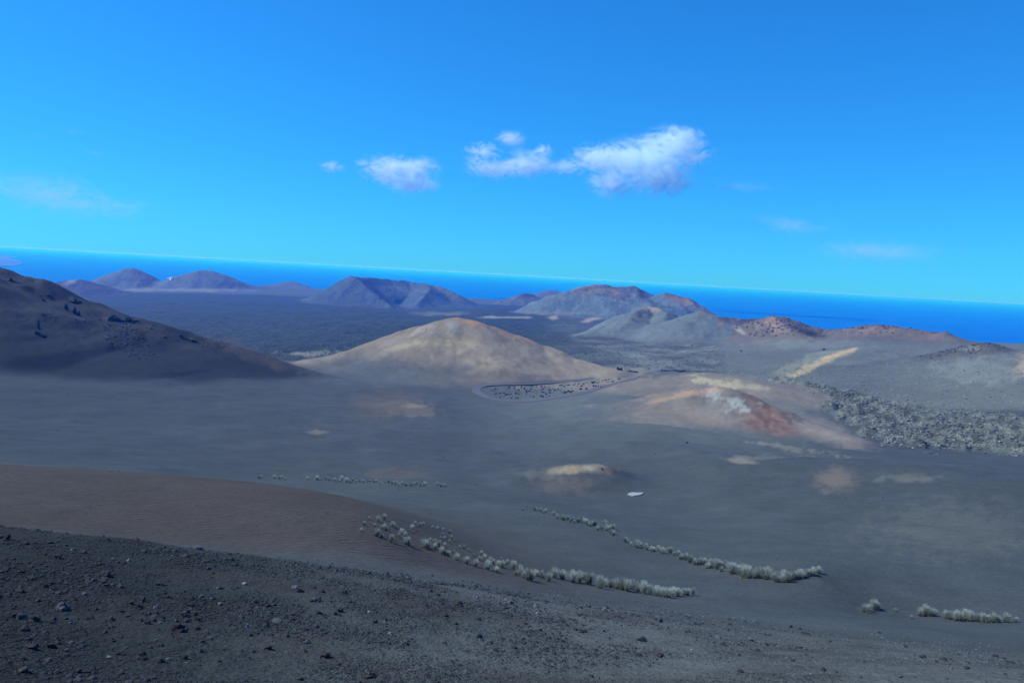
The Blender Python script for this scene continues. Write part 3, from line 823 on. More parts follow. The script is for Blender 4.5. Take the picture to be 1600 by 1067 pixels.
# ------------------------------------------------------------------ rocks
def ico(sub):
    bm = bmesh.new(); bmesh.ops.create_icosphere(bm, subdivisions=sub, radius=1.0)
    v = np.array([x.co[:] for x in bm.verts]); f = np.array([[x.index for x in q.verts] for q in bm.faces]); bm.free()
    return v, f
I0, I1, I2, I3 = ico(1), ico(2), ico(3), ico(4)
def noise3(v, freq, seed):
    return (gnoise(v[:, 0] * freq + seed * 3.1, v[:, 1] * freq + v[:, 2] * freq * 0.7, seed) + gnoise(v[:, 2] * freq - seed, v[:, 0] * freq * 0.8 + v[:, 1] * freq, seed + 9))
def rock_verts(base, seed, amp=0.45, flat=0.6, facets=7):
    v = base[0].copy()
    g = np.random.default_rng(seed)
    for _ in range(facets):                                # chop facets off, as broken stone has
        n = g.normal(size=3); n /= np.linalg.norm(n)
        d = v @ n; lim = g.uniform(0.45, 0.85)
        v = v - np.where(d > lim, d - lim, 0)[:, None] * n
    v = v * (1 + amp * 0.5 * noise3(v, 1.3, seed) + amp * 0.35 * noise3(v, 3.1, seed + 3))[:, None]
    v = v * (g.uniform(0.8, 1.25), g.uniform(0.8, 1.2), flat * g.uniform(0.8, 1.2))
    return v
STONES = {}
for key, mat in (('dark', M_DARK), ('grey', M_GREY), ('pale', M_PALE), ('rust', M_RUST)):
    STONES[key] = []
    for k in range(5):
        me = mesh_np('stone', rock_verts(I2 if k < 3 else I1, 11 * k + len(key), 0.5, 0.62), (I2 if k < 3 else I1)[1], mat, smooth=False)
        STONES[key].append(me)
LBL = {('dark', 1): 'large dark jagged lava stone on the foreground ash slope', ('dark', 0): 'small dark lava stone on the foreground ash slope',
       ('grey', 1): 'large mid-grey stone on the foreground ash slope', ('grey', 0): 'small mid-grey stone on the foreground ash slope',
       ('pale', 1): 'large pale stone standing out on the foreground ash slope', ('pale', 0): 'small pale stone standing out on the foreground ash slope',
       ('rust', 1): 'large rusty red cinder stone on the foreground ash slope', ('rust', 0): 'small rusty red cinder stone on the foreground ash slope'}
def stone(p, size, key, k=None):
    o = link('stone', random.choice(STONES[key]) if k is None else STONES[key][k])
    o.location = (p[0], p[1], p[2] + size * 0.16)
    o.rotation_euler = (random.uniform(-.3, .3), random.uniform(-.3, .3), random.uniform(0, 6.28))
    o.scale = (size * 0.5,) * 3
    big = 1 if size > 0.34 else 0
    tag(o, LBL[(key, big)], 'stone', 'loose %s %s stones on the foreground slope' % (('small', 'large')[big], key))
NOTE = [('z', 0, 780, 2.667, [(440, 320, 45, 'dark'), (85, 385, 40, 'dark'), (260, 460, 58, 'grey'), (100, 496, 46, 'dark'), (140, 506, 50, 'dark'), (65, 492, 30, 'dark'),
        (745, 547, 60, 'dark'), (670, 357, 30, 'dark'), (592, 423, 35, 'dark'), (830, 208, 38, 'grey'), (20, 168, 45, 'dark'), (305, 210, 18, 'pale'), (535, 256, 16, 'pale'),
        (1020, 355, 22, 'pale'), (1230, 372, 26, 'pale'), (1248, 384, 28, 'dark'), (840, 410, 28, 'grey'), (915, 437, 18, 'pale'), (1435, 387, 28, 'dark'),
        (1360, 655, 50, 'rust'), (1280, 597, 26, 'grey'), (1120, 622, 38, 'rust'), (1545, 740, 40, 'rust'), (1130, 565, 22, 'dark'), (1035, 530, 26, 'pale'), (1155, 515, 40, 'grey'),
        (665, 678, 42, 'dark'), (95, 720, 36, 'rust'), (1340, 385, 26, 'dark'), (430, 155, 14, 'dark'), (570, 170, 20, 'dark'), (1140, 440, 20, 'dark'), (870, 292, 20, 'grey'),
        (1060, 430, 24, 'dark'), (1245, 520, 30, 'dark'), (1540, 312, 14, 'dark'), (350, 222, 20, 'grey'), (390, 340, 24, 'dark'), (430, 350, 26, 'dark'), (700, 408, 22, 'dark'),
        (350, 398, 22, 'grey'), (620, 180, 14, 'grey'), (630, 203, 18, 'grey'), (960, 231, 16, 'dark'), (130, 283, 24, 'dark'), (735, 508, 20, 'grey'), (290, 515, 24, 'grey'),
        (580, 455, 30, 'rust'), (530, 490, 26, 'rust'), (610, 515, 34, 'rust'), (820, 540, 30, 'dark'), (460, 500, 28, 'dark'), (380, 498, 26, 'dark'), (220, 515, 22, 'rust')]),
        ('z', 500, 720, 2.667, [(650, 567, 26, 'pale'), (775, 585, 22, 'pale'), (900, 608, 24, 'pale'), (660, 660, 24, 'rust'), (205, 630, 16, 'pale'), (1340, 748, 38, 'grey'), (665, 738, 32, 'grey'),
        (810, 782, 32, 'dark'), (1180, 710, 20, 'grey'), (100, 548, 24, 'dark'), (205, 470, 20, 'dark'), (567, 680, 18, 'dark'), (905, 636, 16, 'pale'), (270, 676, 24, 'grey'), (445, 606, 16, 'dark'),
        (855, 680, 18, 'dark'), (490, 560, 20, 'dark'), (1090, 715, 24, 'dark'), (1190, 615, 16, 'pale'), (1550, 790, 14, 'pale')]),
        ('z', 900, 950, 2.286, [(30, 85, 20, 'dark'), (235, 117, 26, 'dark'), (300, 173, 30, 'rust'), (225, 170, 22, 'dark'), (415, 151, 12, 'pale'), (505, 105, 12, 'pale'), (590, 228, 20, 'dark'),
        (930, 228, 12, 'dark'), (1160, 247, 16, 'pale'), (550, 60, 16, 'dark'), (720, 138, 10, 'pale'), (800, 75, 12, 'dark'), (1340, 217, 10, 'pale'), (55, 245, 16, 'dark')])]
nst = 0
for _, ox, oy, sc_, lst in NOTE:
    for zx, zy, wz, key in lst:
        h_ = hit(ox + zx / sc_, oy + zy / sc_)
        if h_ is None: continue
        p, r = h_
        stone(p, wz / sc_ * math.hypot(r, HC - p[2]) / F * 1.0, key); nst += 1
CLUST = [(40, 960, 60, 22), (200, 990, 90, 26), (290, 1020, 90, 24), (120, 1010, 90, 20), (420, 985, 80, 30), (230, 955, 80, 20), (520, 960, 90, 30), (650, 1000, 100, 30), (60, 905, 60, 25), (330, 925, 80, 30)]
while nst < 292:
    if random.random() < 0.72:
        c_ = random.choice(CLUST); px = random.gauss(c_[0], c_[2] * 0.6); py = random.gauss(c_[1], c_[3] * 0.6)
    else:
        px = random.uniform(0, 1600); py = random.uniform(830 + px * 0.1, 1066)
    if not (0 < px < 1600 and 828 + px * 0.115 < py < 1066): continue
    h_ = hit(px, py)
    if h_ is None or h_[1] > 60: continue
    key = random.choices(['dark', 'grey', 'pale', 'rust'], [80, 13, 2, 5])[0]
    wpx = min(4.5 + random.expovariate(0.40), 13) * (0.8 if px > 800 else 1.0)
    stone(h_[0], wpx * math.hypot(h_[1], HC - h_[0][2]) / F, key); nst += 1

def scatter(name, n, sampler, size, mat, label, base, flat=0.65, nvar=12, sink=0.12):
    """many small loose stones in one mesh (nobody could count them)"""
    variants = [rock_verts(base, 500 + k, 0.5, flat, 3) for k in range(nvar)]
    pts = sampler(n)
    pts = pts[:n]; n = len(pts)
    s = size(n, pts)
    ang = rng.uniform(0, 2 * np.pi, n); vi = rng.integers(0, nvar, n)
    vb = np.stack(variants)[vi]                                     # n, k, 3
    ca_, sa_ = np.cos(ang)[:, None], np.sin(ang)[:, None]
    vx = vb[..., 0] * ca_ - vb[..., 1] * sa_; vy = vb[..., 0] * sa_ + vb[..., 1] * ca_
    out = np.stack([vx, vy, vb[..., 2]], -1) * (s * 0.5)[:, None, None]
    z = zxy(pts[:, 0], pts[:, 1]) + s * sink
    out += np.column_stack([pts, z])[:, None, :]
    k = vb.shape[1]
    f = (base[1][None] + (np.arange(n) * k)[:, None, None]).reshape(-1, 3)
    tag(link(name, mesh_np(name, out.reshape(-1, 3), f, mat, smooth=False)), label=label, kind='stuff')
def s_polar(r0, r1, pxmin=-80, pxmax=1680, acc=None, power=1.0):
    def f(n):
        res = []
        tot = 0
        while tot < n:
            m = n * 3
            a = rng.uniform(math.radians(-38), math.radians(38), m)
            r = np.exp(rng.uniform(math.log(r0), math.log(r1), m))
            x, y = r * np.sin(a), r * np.cos(a)
            px, py = project(x, y, zat(a, r))
            ok = (px > pxmin) & (px < pxmax)
            if acc is not None:
                ok &= rng.uniform(0, 1, m) < acc(x, y, r, px, py)
            res.append(np.stack([x, y], 1)[ok]); tot += ok.sum()
        return np.concatenate(res)
    return f
cl_n = lambda x, y: np.clip(0.5 + 1.1 * fbm(x, y, 4.5, 3, 401), 0.04, 1)
edge = lambda px, py: sstep(-6, 10, py - (822 + px * 0.117))
scatter('gravel', 22000, s_polar(15, 56, acc=lambda x, y, r, px, py: cl_n(x, y) * edge(px, py) * sstep(200, 900, px) * np.clip(1.2 - px / 2600, 0.3, 1)),
        lambda n, p: np.hypot(p[:, 0], p[:, 1]) * (0.0013 + 0.0026 * rng.random(n) ** 6), M_GRAVEL2, 'loose grey cinder gravel on the lighter end of the foreground slope', I0, 0.7)
scatter('gravel', 24000, s_polar(15, 50, acc=lambda x, y, r, px, py: cl_n(x, y) * edge(px, py) * (1 - sstep(500, 1250, px))),
        lambda n, p: np.hypot(p[:, 0], p[:, 1]) * (0.0013 + 0.0034 * rng.random(n) ** 5), M_GRAVEL, 'loose dark cinder gravel strewn over the foreground slope', I0, 0.7)
scatter('cinder_clods', 1500, s_polar(15, 48, acc=lambda x, y, r, px, py: edge(px, py) * sstep(0.55, 0.95, cl_n(x, y)) * np.clip(1.15 - px / 1300, 0.08, 1)),
        lambda n, p: np.hypot(p[:, 0], p[:, 1]) * (0.0035 + 0.0065 * rng.random(n) ** 3), M_CLOD, 'half-buried lumpy cinder clods in drifts on the foreground slope', I1, 0.6, sink=0.05)
scatter('gravel', 900, s_polar(15, 58, acc=lambda x, y, r, px, py: edge(px, py) * (0.4 + 0.6 * sstep(700, 1400, px))),
        lambda n, p: np.hypot(p[:, 0], p[:, 1]) * (0.0014 + 0.0016 * rng.random(n) ** 3), M_GREY, 'scattered pale chips among the foreground gravel', I0, 0.5)
scatter('gravel', 1300, s_polar(75, 330, acc=lambda x, y, r, px, py: sstep(950, 1500, px) * np.clip(0.5 + fbm(x, y, 20, 3, 402), 0.03, 1)),
        lambda n, p: np.hypot(p[:, 0], p[:, 1]) * (0.0008 + 0.0011 * rng.random(n) ** 4), M_PALE, 'pale stones speckling the ash slope beyond the rush tufts', I0, 0.6)
scatter('gravel', 1600, s_polar(52, 420, acc=lambda x, y, r, px, py: np.clip(0.3 + fbm(x, y, 25, 3, 403), 0.02, 1)),
        lambda n, p: np.hypot(p[:, 0], p[:, 1]) * (0.0006 + 0.0016 * rng.random(n) ** 6), M_DARK, 'dark stones dotted over the valley ash', I0, 0.7)
def in_mask(M, r0, r1):
    def acc(x, y, r, px, py):
        i = np.clip(np.searchsorted(aa, np.arctan2(x, y)), 0, NA - 1); j = np.clip(np.searchsorted(rr, r), 0, NR - 1)
        return M[j, i]
    return s_polar(r0, r1, acc=acc)
scatter('lava_blocks', 6000, in_mask(BLOCKS, 370, 650), lambda n, p: 0.35 + 1.7 * rng.random(n) ** 4, M_BLK, 'dark blocks among the jumbled lava rubble', I0, 0.5, sink=0.08)
scatter('lava_blocks', 8000, in_mask(BLOCKS ** 0.5, 370, 650), lambda n, p: 0.35 + 1.7 * rng.random(n) ** 4, M_CLINK, 'jumbled blocky lava rubble beside the reddish mound', I0, 0.5, sink=0.08)
HILLSIDE = soft((OWN == 0) & (R > 560) & (R < 1000) & FRONT & (PX > 1130), 3)
scatter('lava_blocks', 3500, in_mask(HILLSIDE, 560, 1000), lambda n, p: 0.7 + 1.4 * rng.random(n) ** 3, M_CLINK, 'small pale blocks strewn over the grey hillside', I0, 0.6)
MIDLAVA = soft(PLAIN & (R < 1400), 2)
scatter('lava_blocks', 4500, in_mask(MIDLAVA, 760, 1400), lambda n, p: 1.0 + 2.2 * rng.random(n) ** 2.5, M_MIDL, 'grey clinker blocks on the lava plain', I0, 0.5)
RIM = soft(OWN == 13, 1) * sstep(9, 16, HGT)
scatter('crater_rocks', 3000, in_mask(RIM, 900, 1900), lambda n, p: 1.0 + 3.6 * rng.random(n) ** 4, M_RIM, 'broken reddish rock along the jagged crater rim', I0, 0.8)
KNOLL = soft(OWN == 15, 1) * sstep(2, 5, HGT)
scatter('crater_rocks', 500, in_mask(KNOLL, 700, 1000), lambda n, p: 0.8 + 2.4 * rng.random(n) ** 4, M_MIDL, 'broken lava on the humped knoll', I0, 0.7)
CREST = soft(OWN == 2, 1) * (sstep(34, 42, HGT) + 0.5 * ((PX > 760) & (HGT > 16) & (np.abs(PY - (507 + (PX - 760) * 0.375)) < 7)))
scatter('summit_rocks', 160, in_mask(np.clip(CREST, 0, 1), 600, 760), lambda n, p: 0.4 + 1.2 * rng.random(n) ** 3, M_SUMMIT, 'crumbled tan rock along the crest of the brown cone', I0, 0.6)
LOOP = inpoly(PX, PY, [(765, 606), (800, 604), (900, 599), (975, 590), (945, 603), (900, 613), (850, 621), (800, 623), (775, 618)]) & (R > 400) & (R < 760)
scatter('rubble', 260, in_mask(soft(LOOP, 1), 400, 760), lambda n, p: 0.7 + 1.7 * rng.random(n) ** 2.5, M_DARK, 'dark rubble inside the road bend', I0, 0.8)
SCREE = inpoly(PX, PY, [(160, 508), (190, 505), (220, 520), (250, 560), (200, 555), (165, 530)]) & (OWN == 1)
scatter('scree', 380, in_mask(soft(SCREE, 2), 450, 760), lambda n, p: 0.6 + 1.3 * rng.random(n) ** 2.5, M_ROCK, 'scree below the outcrop on the dark hill', I0, 0.8)
RIDGEROCK = inpoly(PX, PY, [(150, 485), (200, 497), (360, 537), (362, 545), (250, 528), (160, 510)]) & (OWN == 1)
scatter('scree', 420, in_mask(soft(RIDGEROCK, 2), 450, 760), lambda n, p: 0.6 + 1.8 * rng.random(n) ** 2.5, M_ROCK, 'broken rock along the ridge of the dark hill', I0, 0.7)
HILLSPOT = soft(OWN == 1, 1) * (fbm(X, Y, 40, 3, 420) > 0.15) * (PY < 520)
scatter('scree', 420, in_mask(HILLSPOT, 500, 760), lambda n, p: 0.5 + 1.4 * rng.random(n) ** 3, M_ROCK, 'loose rocks dotted over the upper dark hill', I0, 0.6)

def outcrop(px, py, wpx, hpx, label, seed, cat='rock', mat=None, lobes=3, name='rock_outcrop'):
    h_ = hit(px, py)
    if h_ is None: return
    p, r = h_
    W = 0.56 * wpx * r / F; H = 0.56 * hpx * r / F
    g = np.random.default_rng(seed)
    vs_, fs_ = [], []; n0 = 0
    for k in range(lobes):
        v = rock_verts(I3, seed * 7 + k, 0.75, 1.0, 9)
        v += 0.16 * noise3(v, 5.0, seed + k)[:, None] * v
        sx = W * 0.5 * (1.0 if lobes == 1 else g.uniform(0.42, 0.7)); sz = H * (1.0 if k == 0 else g.uniform(0.4, 0.8))
        ox = 0 if lobes == 1 else W * 0.30 * (k - (lobes - 1) / 2) * g.uniform(0.8, 1.2); oy = g.uniform(-0.15, 0.15) * W
        v = v * (sx, sx * 0.9, sz * 0.75) + (ox, oy, sz * 0.25)
        a = math.atan2(p[0], p[1]); v[:, :2] = v[:, :2] @ np.array([[math.cos(a), -math.sin(a)], [math.sin(a), math.cos(a)]])
        zz = zxy(p[0] + v[:, 0].mean(), p[1] + v[:, 1].mean()) - p[2]
        v[:, 2] += zz
        vs_.append(v); fs_.append(I3[1] + n0); n0 += len(v)
    o = link(name, mesh_np(name, np.concatenate(vs_), np.concatenate(fs_), mat or M_ROCK, smooth=False))
    o.location = p
    tag(o, label, cat)
outcrop(60, 514, 7, 17, 'slender rock pinnacle standing on the dark hillside', 1, lobes=1, name='rock_pinnacle')
outcrop(63, 524, 20, 9, 'craggy boulder pile right below the slender pinnacle', 2)
outcrop(120, 492, 18, 14, 'peaked dark rock at the foot of the hillside crags', 3)
outcrop(104, 484, 12, 17, 'tall narrow crag next to the peaked dark rock', 4, lobes=2)
outcrop(117, 472, 26, 9, 'broad jagged crag just under the ridge of the dark hill', 5)
outcrop(76, 462, 16, 4, 'low flat rock ledge high on the dark hill', 6)
outcrop(70, 472, 12, 5, 'small dark ledge below the low flat one', 7, lobes=2)
outcrop(182, 500, 30, 12, 'wide lumpy rock outcrop above the scree', 8)
outcrop(207, 503, 24, 9, 'dark rounded rock joining the wide lumpy outcrop', 9)
outcrop(20, 440, 20, 5, 'rocky rib near the top of the dark hill', 10)
outcrop(290, 528, 34, 5, 'long low rock band on the descending ridge', 11, lobes=4)
outcrop(968, 578, 16, 8, 'dark rounded lava rock at the road end by the brown cone', 12, mat=M_DARK)
outcrop(990, 581, 22, 4, 'low dark lava ledge beside the rounded lava rock', 13, mat=M_DARK)
outcrop(1055, 579, 48, 5, 'long dark lava crest behind the pale-topped mound', 14, mat=M_ROCK, lobes=5)
outcrop(1095, 581, 24, 3, 'short tail end of the dark lava crest', 15, mat=M_ROCK)
outcrop(1158, 549, 9, 4, 'small dark rock on the grey slope under the pointed grey cone', 16, mat=M_DARK, lobes=2)
outcrop(1288, 547, 7, 5, 'small dark rock at the top of the yellow flank', 17, mat=M_DARK, lobes=2)
outcrop(1073, 692, 7, 6, 'lone dark boulder on the ash in front of the reddish mound', 18, mat=M_DARK, lobes=1, name='boulder')
outcrop(941, 733, 5, 4, 'small boulder on top of the orange-crested ash mound', 19, mat=M_DARK, lobes=1, name='boulder')

# white slab lying on the valley floor
p, r = hit(993, 773)
bm = bmesh.new()
ring = []
for k in range(16):
    a = 2 * math.pi * k / 16
    q = 1 + 0.14 * math.sin(3 * a + 1) + 0.08 * math.sin(5 * a)
    ring.append((2.0 * q * math.cos(a), 2.3 * q * math.sin(a)))
zs = [float(zxy(p[0] + x, p[1] + y) - p[2]) for x, y in ring]
lo = [bm.verts.new((x, y, z - 0.2)) for (x, y), z in zip(ring, zs)]
hi_ = [bm.verts.new((x, y, z + 0.22)) for (x, y), z in zip(ring, zs)]
inn = [bm.verts.new((x * 0.9, y * 0.9, z + 0.27)) for (x, y), z in zip(ring, zs)]
for k in range(16):
    j = (k + 1) % 16
    bm.faces.new((lo[k], lo[j], hi_[j], hi_[k])); bm.faces.new((hi_[k], hi_[j], inn[j], inn[k]))
bm.faces.new(inn)
me = bpy.data.meshes.new('flat_slab'); bm.to_mesh(me); bm.free(); me.materials.append(M_SLAB)
o = link('flat_slab', me); o.location = p
tag(o, 'pale flat rounded slab lying alone on the dark valley ash', 'slab')

# ------------------------------------------------------------------ rush tufts
def tuft_mat():
    m, nt, b = nodes('rush_blades')
    b.inputs['Roughness'].default_value = 0.75
    b.inputs['Specular IOR Level'].default_value = 0.2
    oi = nd(nt, 'ShaderNodeObjectInfo'); tc = nd(nt, 'ShaderNodeTexCoord')
    sp = nd(nt, 'ShaderNodeSeparateXYZ'); lk(nt, tc.outputs['Object'], sp.inputs[0])
    cr = nd(nt, 'ShaderNodeValToRGB')
    e = cr.color_ramp.elements
    e[0].position = 0.0; e[0].color = (.20, .21, .16, 1)
    e[1].position = 0.35; e[1].color = (.33, .37, .30, 1)
    n = e.new(1.0); n.color = (.50, .55, .48, 1)
    lk(nt, sp.outputs['Z'], cr.inputs[0])
    mr = nd(nt, 'ShaderNodeMapRange'); mr.inputs['To Min'].default_value = 0.6; mr.inputs['To Max'].default_value = 1.25
    lk(nt, oi.outputs['Random'], mr.inputs['Value'])
    vm = nd(nt, 'ShaderNodeVectorMath', operation='SCALE'); lk(nt, cr.outputs[0], vm.inputs[0]); lk(nt, mr.outputs[0], vm.inputs['Scale'])
    lk(nt, vm.outputs[0], b.inputs['Base Color'])
    tr = nd(nt, 'ShaderNodeBsdfTranslucent'); lk(nt, vm.outputs[0], tr.inputs['Color'])
    mx = nd(nt, 'ShaderNodeMixShader'); mx.inputs[0].default_value = 0.35
    lk(nt, b.outputs[0], mx.inputs[1]); lk(nt, tr.outputs[0], mx.inputs[2])
    lk(nt, mx.outputs[0], nt.nodes['Material Output'].inputs['Surface'])
    return m
M_TUFT = tuft_mat()
def tuft_mesh(seed, n=260):
    g = np.random.default_rng(seed)
    vs_, fs_ = [], []
    for _ in range(n):
        a = g.uniform(0, 2 * math.pi); lean = min(abs(g.normal(0, 0.46)), 1.2); L = g.uniform(0.65, 1.08)
        b0 = np.array([math.cos(a), math.sin(a), 0]) * g.uniform(0, 0.17)
        dirh = np.array([math.cos(a), math.sin(a), 0])
        side_ = np.array([-math.sin(a + g.normal(0, 0.6)), math.cos(a + g.normal(0, 0.6)), 0])
        pts = []
        for t in (0, 0.5, 1.0):
            ang = lean * (0.6 + 0.6 * t)
            pts.append(b0 + L * t * (dirh * math.sin(ang) + np.array([0, 0, math.cos(ang)])))
        wd = g.uniform(0.018, 0.032)
        i = len(vs_)
        vs_ += [pts[0] - side_ * wd, pts[0] + side_ * wd, pts[1] + side_ * wd * 0.8, pts[1] - side_ * wd * 0.8, pts[2] + side_ * wd * 0.2, pts[2] - side_ * wd * 0.2]
        fs_ += [(i, i + 1, i + 2, i + 3), (i + 3, i + 2, i + 4, i + 5)]
    return mesh_np('rush_tuft', np.array(vs_) - (0, 0, 0.03), np.array(fs_), M_TUFT, smooth=False)
TUFTS = [tuft_mesh(900 + k) for k in range(6)]
def tuft(px, py, hpx, label, group):
    h_ = hit(px, py)
    if h_ is None: return
    p, r = h_
    H = hpx * math.hypot(r, HC - p[2]) / F * random.uniform(0.75, 1.2)
    o = link('rush_tuft', random.choice(TUFTS)); o.location = p
    o.scale = (H * random.uniform(0.62, 0.95), H * random.uniform(0.62, 0.95), H)
    o.rotation_euler = (0, 0, random.uniform(0, 6.28))
    tag(o, label, 'rush tuft', group)
ZA = [(205, 250, 60), (250, 265, 40), (215, 135, 45), (265, 115, 52), (100, 160, 38), (75, 213, 30), (140, 115, 28), (270, 180, 40), (250, 195, 34), (285, 205, 48), (335, 172, 42), (325, 300, 62),
      (410, 235, 54), (390, 262, 34), (440, 255, 40), (455, 325, 66), (470, 330, 40), (500, 195, 40), (525, 165, 36), (565, 172, 34), (590, 162, 30), (470, 212, 22), (510, 228, 24), (185, 168, 26),
      (400, 155, 18), (670, 187, 26), (710, 197, 26), (760, 203, 26), (810, 228, 28), (750, 255, 34), (770, 275, 30), (830, 275, 30), (850, 300, 28), (740, 275, 24), (810, 300, 22), (605, 350, 62),
      (575, 330, 48), (630, 345, 62), (645, 305, 46), (690, 360, 62), (680, 325, 48), (720, 330, 50), (745, 400, 64), (770, 335, 30), (800, 415, 56), (775, 410, 44), (870, 450, 72), (850, 400, 40),
      (895, 350, 28), (930, 355, 32), (970, 380, 30), (1010, 415, 28), (950, 480, 66), (1025, 505, 66), (1060, 455, 40), (1075, 405, 30), (1100, 455, 46), (1130, 530, 76), (1200, 552, 52), (1150, 475, 42),
      (1175, 480, 40), (1215, 505, 52), (1250, 510, 56), (1240, 450, 30), (1290, 490, 46), (1340, 530, 64), (1365, 580, 50), (1400, 550, 70), (1400, 580, 64), (1425, 600, 50), (1490, 620, 66), (1460, 550, 34),
      (1530, 575, 46), (1580, 575, 46), (1590, 600, 40)]
LA = 'pale rush tuft in the long row along the brown slope above the stony foreground'
LA1 = 'pale rush tuft in the loose clump that starts the long row on the brown slope'
LA2 = 'small rush tuft in the thin strand just behind the long row'
for x, y, h_ in ZA:
    if h_ <= 34 and x > 620 or (660 < x < 860 and y < 310 and h_ < 40):
        la, gr = LA2, 'small rush tufts in the strand behind the long row'
    elif x < 600:
        la, gr = LA1, 'rush tufts in the loose clump at the head of the long row'
    else:
        la, gr = LA, 'rush tufts in the long row on the brown slope'
    tuft(550 + x / 5.333, 790 + y / 5.333, h_ / 5.333 * 1.05, la, gr)
for x, y, h_ in [(870, 498, 48), (900, 478, 30), (950, 500, 50), (975, 485, 36), (1010, 492, 44), (1050, 505, 48), (1080, 505, 42), (1120, 515, 48), (1100, 495, 30), (1165, 530, 50), (1190, 525, 44), (1215, 528, 44),
                 (1235, 532, 44), (1260, 538, 44), (1280, 543, 44), (1300, 535, 40), (1325, 545, 44), (1345, 552, 48), (1375, 552, 44), (1400, 560, 40), (1425, 565, 40), (1450, 568, 40), (1470, 562, 34),
                 (1490, 562, 32), (1515, 560, 30), (1530, 560, 26), (1552, 557, 26)]:
    tuft(500 + x / 2.667, 720 + y / 2.667, h_ / 2.667, LA, 'rush tufts in the long row on the brown slope')
LB = 'pale rush tuft in the curving row on the open ash below the orange-crested mound'
for pl, n, h0, h1 in (([(816, 796), (840, 799), (856, 804)], 7, 5, 6), ([(867, 807), (905, 815), (940, 825), (966, 833)], 32, 6, 8), ([(975, 845), (1000, 855), (1030, 861), (1060, 868)], 20, 8, 10),
                      ([(1062, 872), (1095, 882), (1130, 890), (1165, 899)], 30, 10, 13), ([(1165, 899), (1200, 904), (1240, 906), (1278, 895)], 26, 15, 11)):
    c_ = spline(pl, 20)
    for k in range(n):
        q = c_[int((k + random.random() * 0.8) / n * (len(c_) - 1))]
        t_ = k / n
        tuft(q[0] + random.gauss(0, 2), q[1] + random.gauss(0, 2.0), (h0 + (h1 - h0) * t_) * random.uniform(0.75, 1.25), LB, 'rush tufts in the curving row on the ash')
LC = 'tiny rush tuft in the thin row on the valley floor behind the brown spur'
xs = [405, 409, 430, 436, 441, 446, 480, 494, 508, 514] + [523 + 5.6 * k for k in range(26)] + [684, 688, 693, 698]
for x in xs:
    y = 746 + (x - 405) * 0.047 + random.gauss(0, 1.2)
    tuft(x + random.gauss(0, 1), y, random.uniform(4.5, 7), LC, 'rush tufts in the thin valley row')
LD = 'pale green rush tuft in the short row at the dip where the stony slope ends'
for x, y, h_ in [(1350, 956, 10), (1357, 954, 12), (1364, 952, 13), (1371, 951, 11), (1399, 955, 6), (1424, 966, 5), (1437, 962, 12), (1444, 961, 12), (1452, 962, 12), (1460, 962, 11), (1477, 966, 12), (1485, 967, 13),
                 (1493, 969, 13), (1500, 970, 13), (1507, 968, 14), (1515, 970, 13), (1527, 971, 12), (1535, 972, 12), (1543, 972, 12), (1551, 972, 11), (1560, 972, 10), (1572, 972, 11), (1587, 972, 7)]:
    tuft(x, y, h_ * 1.1, LD, 'rush tufts in the short row by the dip')

# ------------------------------------------------------------------ houses and headland at the shore
def house_mesh():
    bm = bmesh.new()
    def box(x0, x1, y0, y1, z0, z1):
        v = [bm.verts.new(c) for c in ((x0, y0, z0), (x1, y0, z0), (x1, y1, z0), (x0, y1, z0), (x0, y0, z1), (x1, y0, z1), (x1, y1, z1), (x0, y1, z1))]
        for q in ((0, 3, 2, 1), (4, 5, 6, 7), (0, 1, 5, 4), (1, 2, 6, 5), (2, 3, 7, 6), (3, 0, 4, 7)):
            bm.faces.new([v[i] for i in q])
    box(-9, 9, -6, 6, -6, 6.5); box(-9.2, 9.2, -6.2, 6.2, 6.5, 7.1); box(9.2, 17, -5, 4, -6, 3.8); box(-4, 2, -4, 3, 7.1, 9.6)
    me = bpy.data.meshes.new('house'); bm.to_mesh(me); bm.free(); me.materials.append(M_HOUSE)
    return me
HM = house_mesh()
for px, py, lab, grp in [(x, 430.5 + random.uniform(-.8, .8), 'tiny white house in the shore village beyond the dark hill', 'white houses of the shore village') for x in (96, 104, 110, 117, 124, 129, 134, 138, 143)] + \
                        [(x, 436.5 + random.uniform(-.5, .5), 'tiny white house glimpsed between the two pale far cones', 'white houses between the far cones') for x in (254, 258, 263, 268)]:
    h_ = hit(px, py)
    if h_ is None: continue
    o = link('house', HM); o.location = h_[0]; o.rotation_euler = (0, 0, random.uniform(0, 6.28)); o.scale = (1.1,) * 3
    tag(o, lab, 'house', grp)
hl = [(-90, 397), (-20, 398), (8, 399.2), (31, 401.5), (14, 403), (26, 406), (33, 408.5), (38, 412), (20, 416), (-90, 414)]
bm = bmesh.new()
top = []
for px, py in hl:
    a, t = az_tan(px, py); r = (HC - 12) / float(t)
    top.append(bm.verts.new((r * math.sin(a), r * math.cos(a), 12)))
bot = [bm.verts.new((v.co.x, v.co.y, -2)) for v in top]
bm.faces.new(top)
for k in range(len(top)):
    j = (k + 1) % len(top); bm.faces.new((top[j], top[k], bot[k], bot[j]))
bmesh.ops.recalc_face_normals(bm, faces=bm.faces[:])
me = bpy.data.meshes.new('headland'); bm.to_mesh(me); bm.free()
me.materials.append(simple('headland_soil', (.05, .075, .10), 0.4, 0.0006, bump=0.0, coord='Object'))
tag(link('headland', me), label='low far headland reaching into the sea beyond the dark hill', kind='structure')

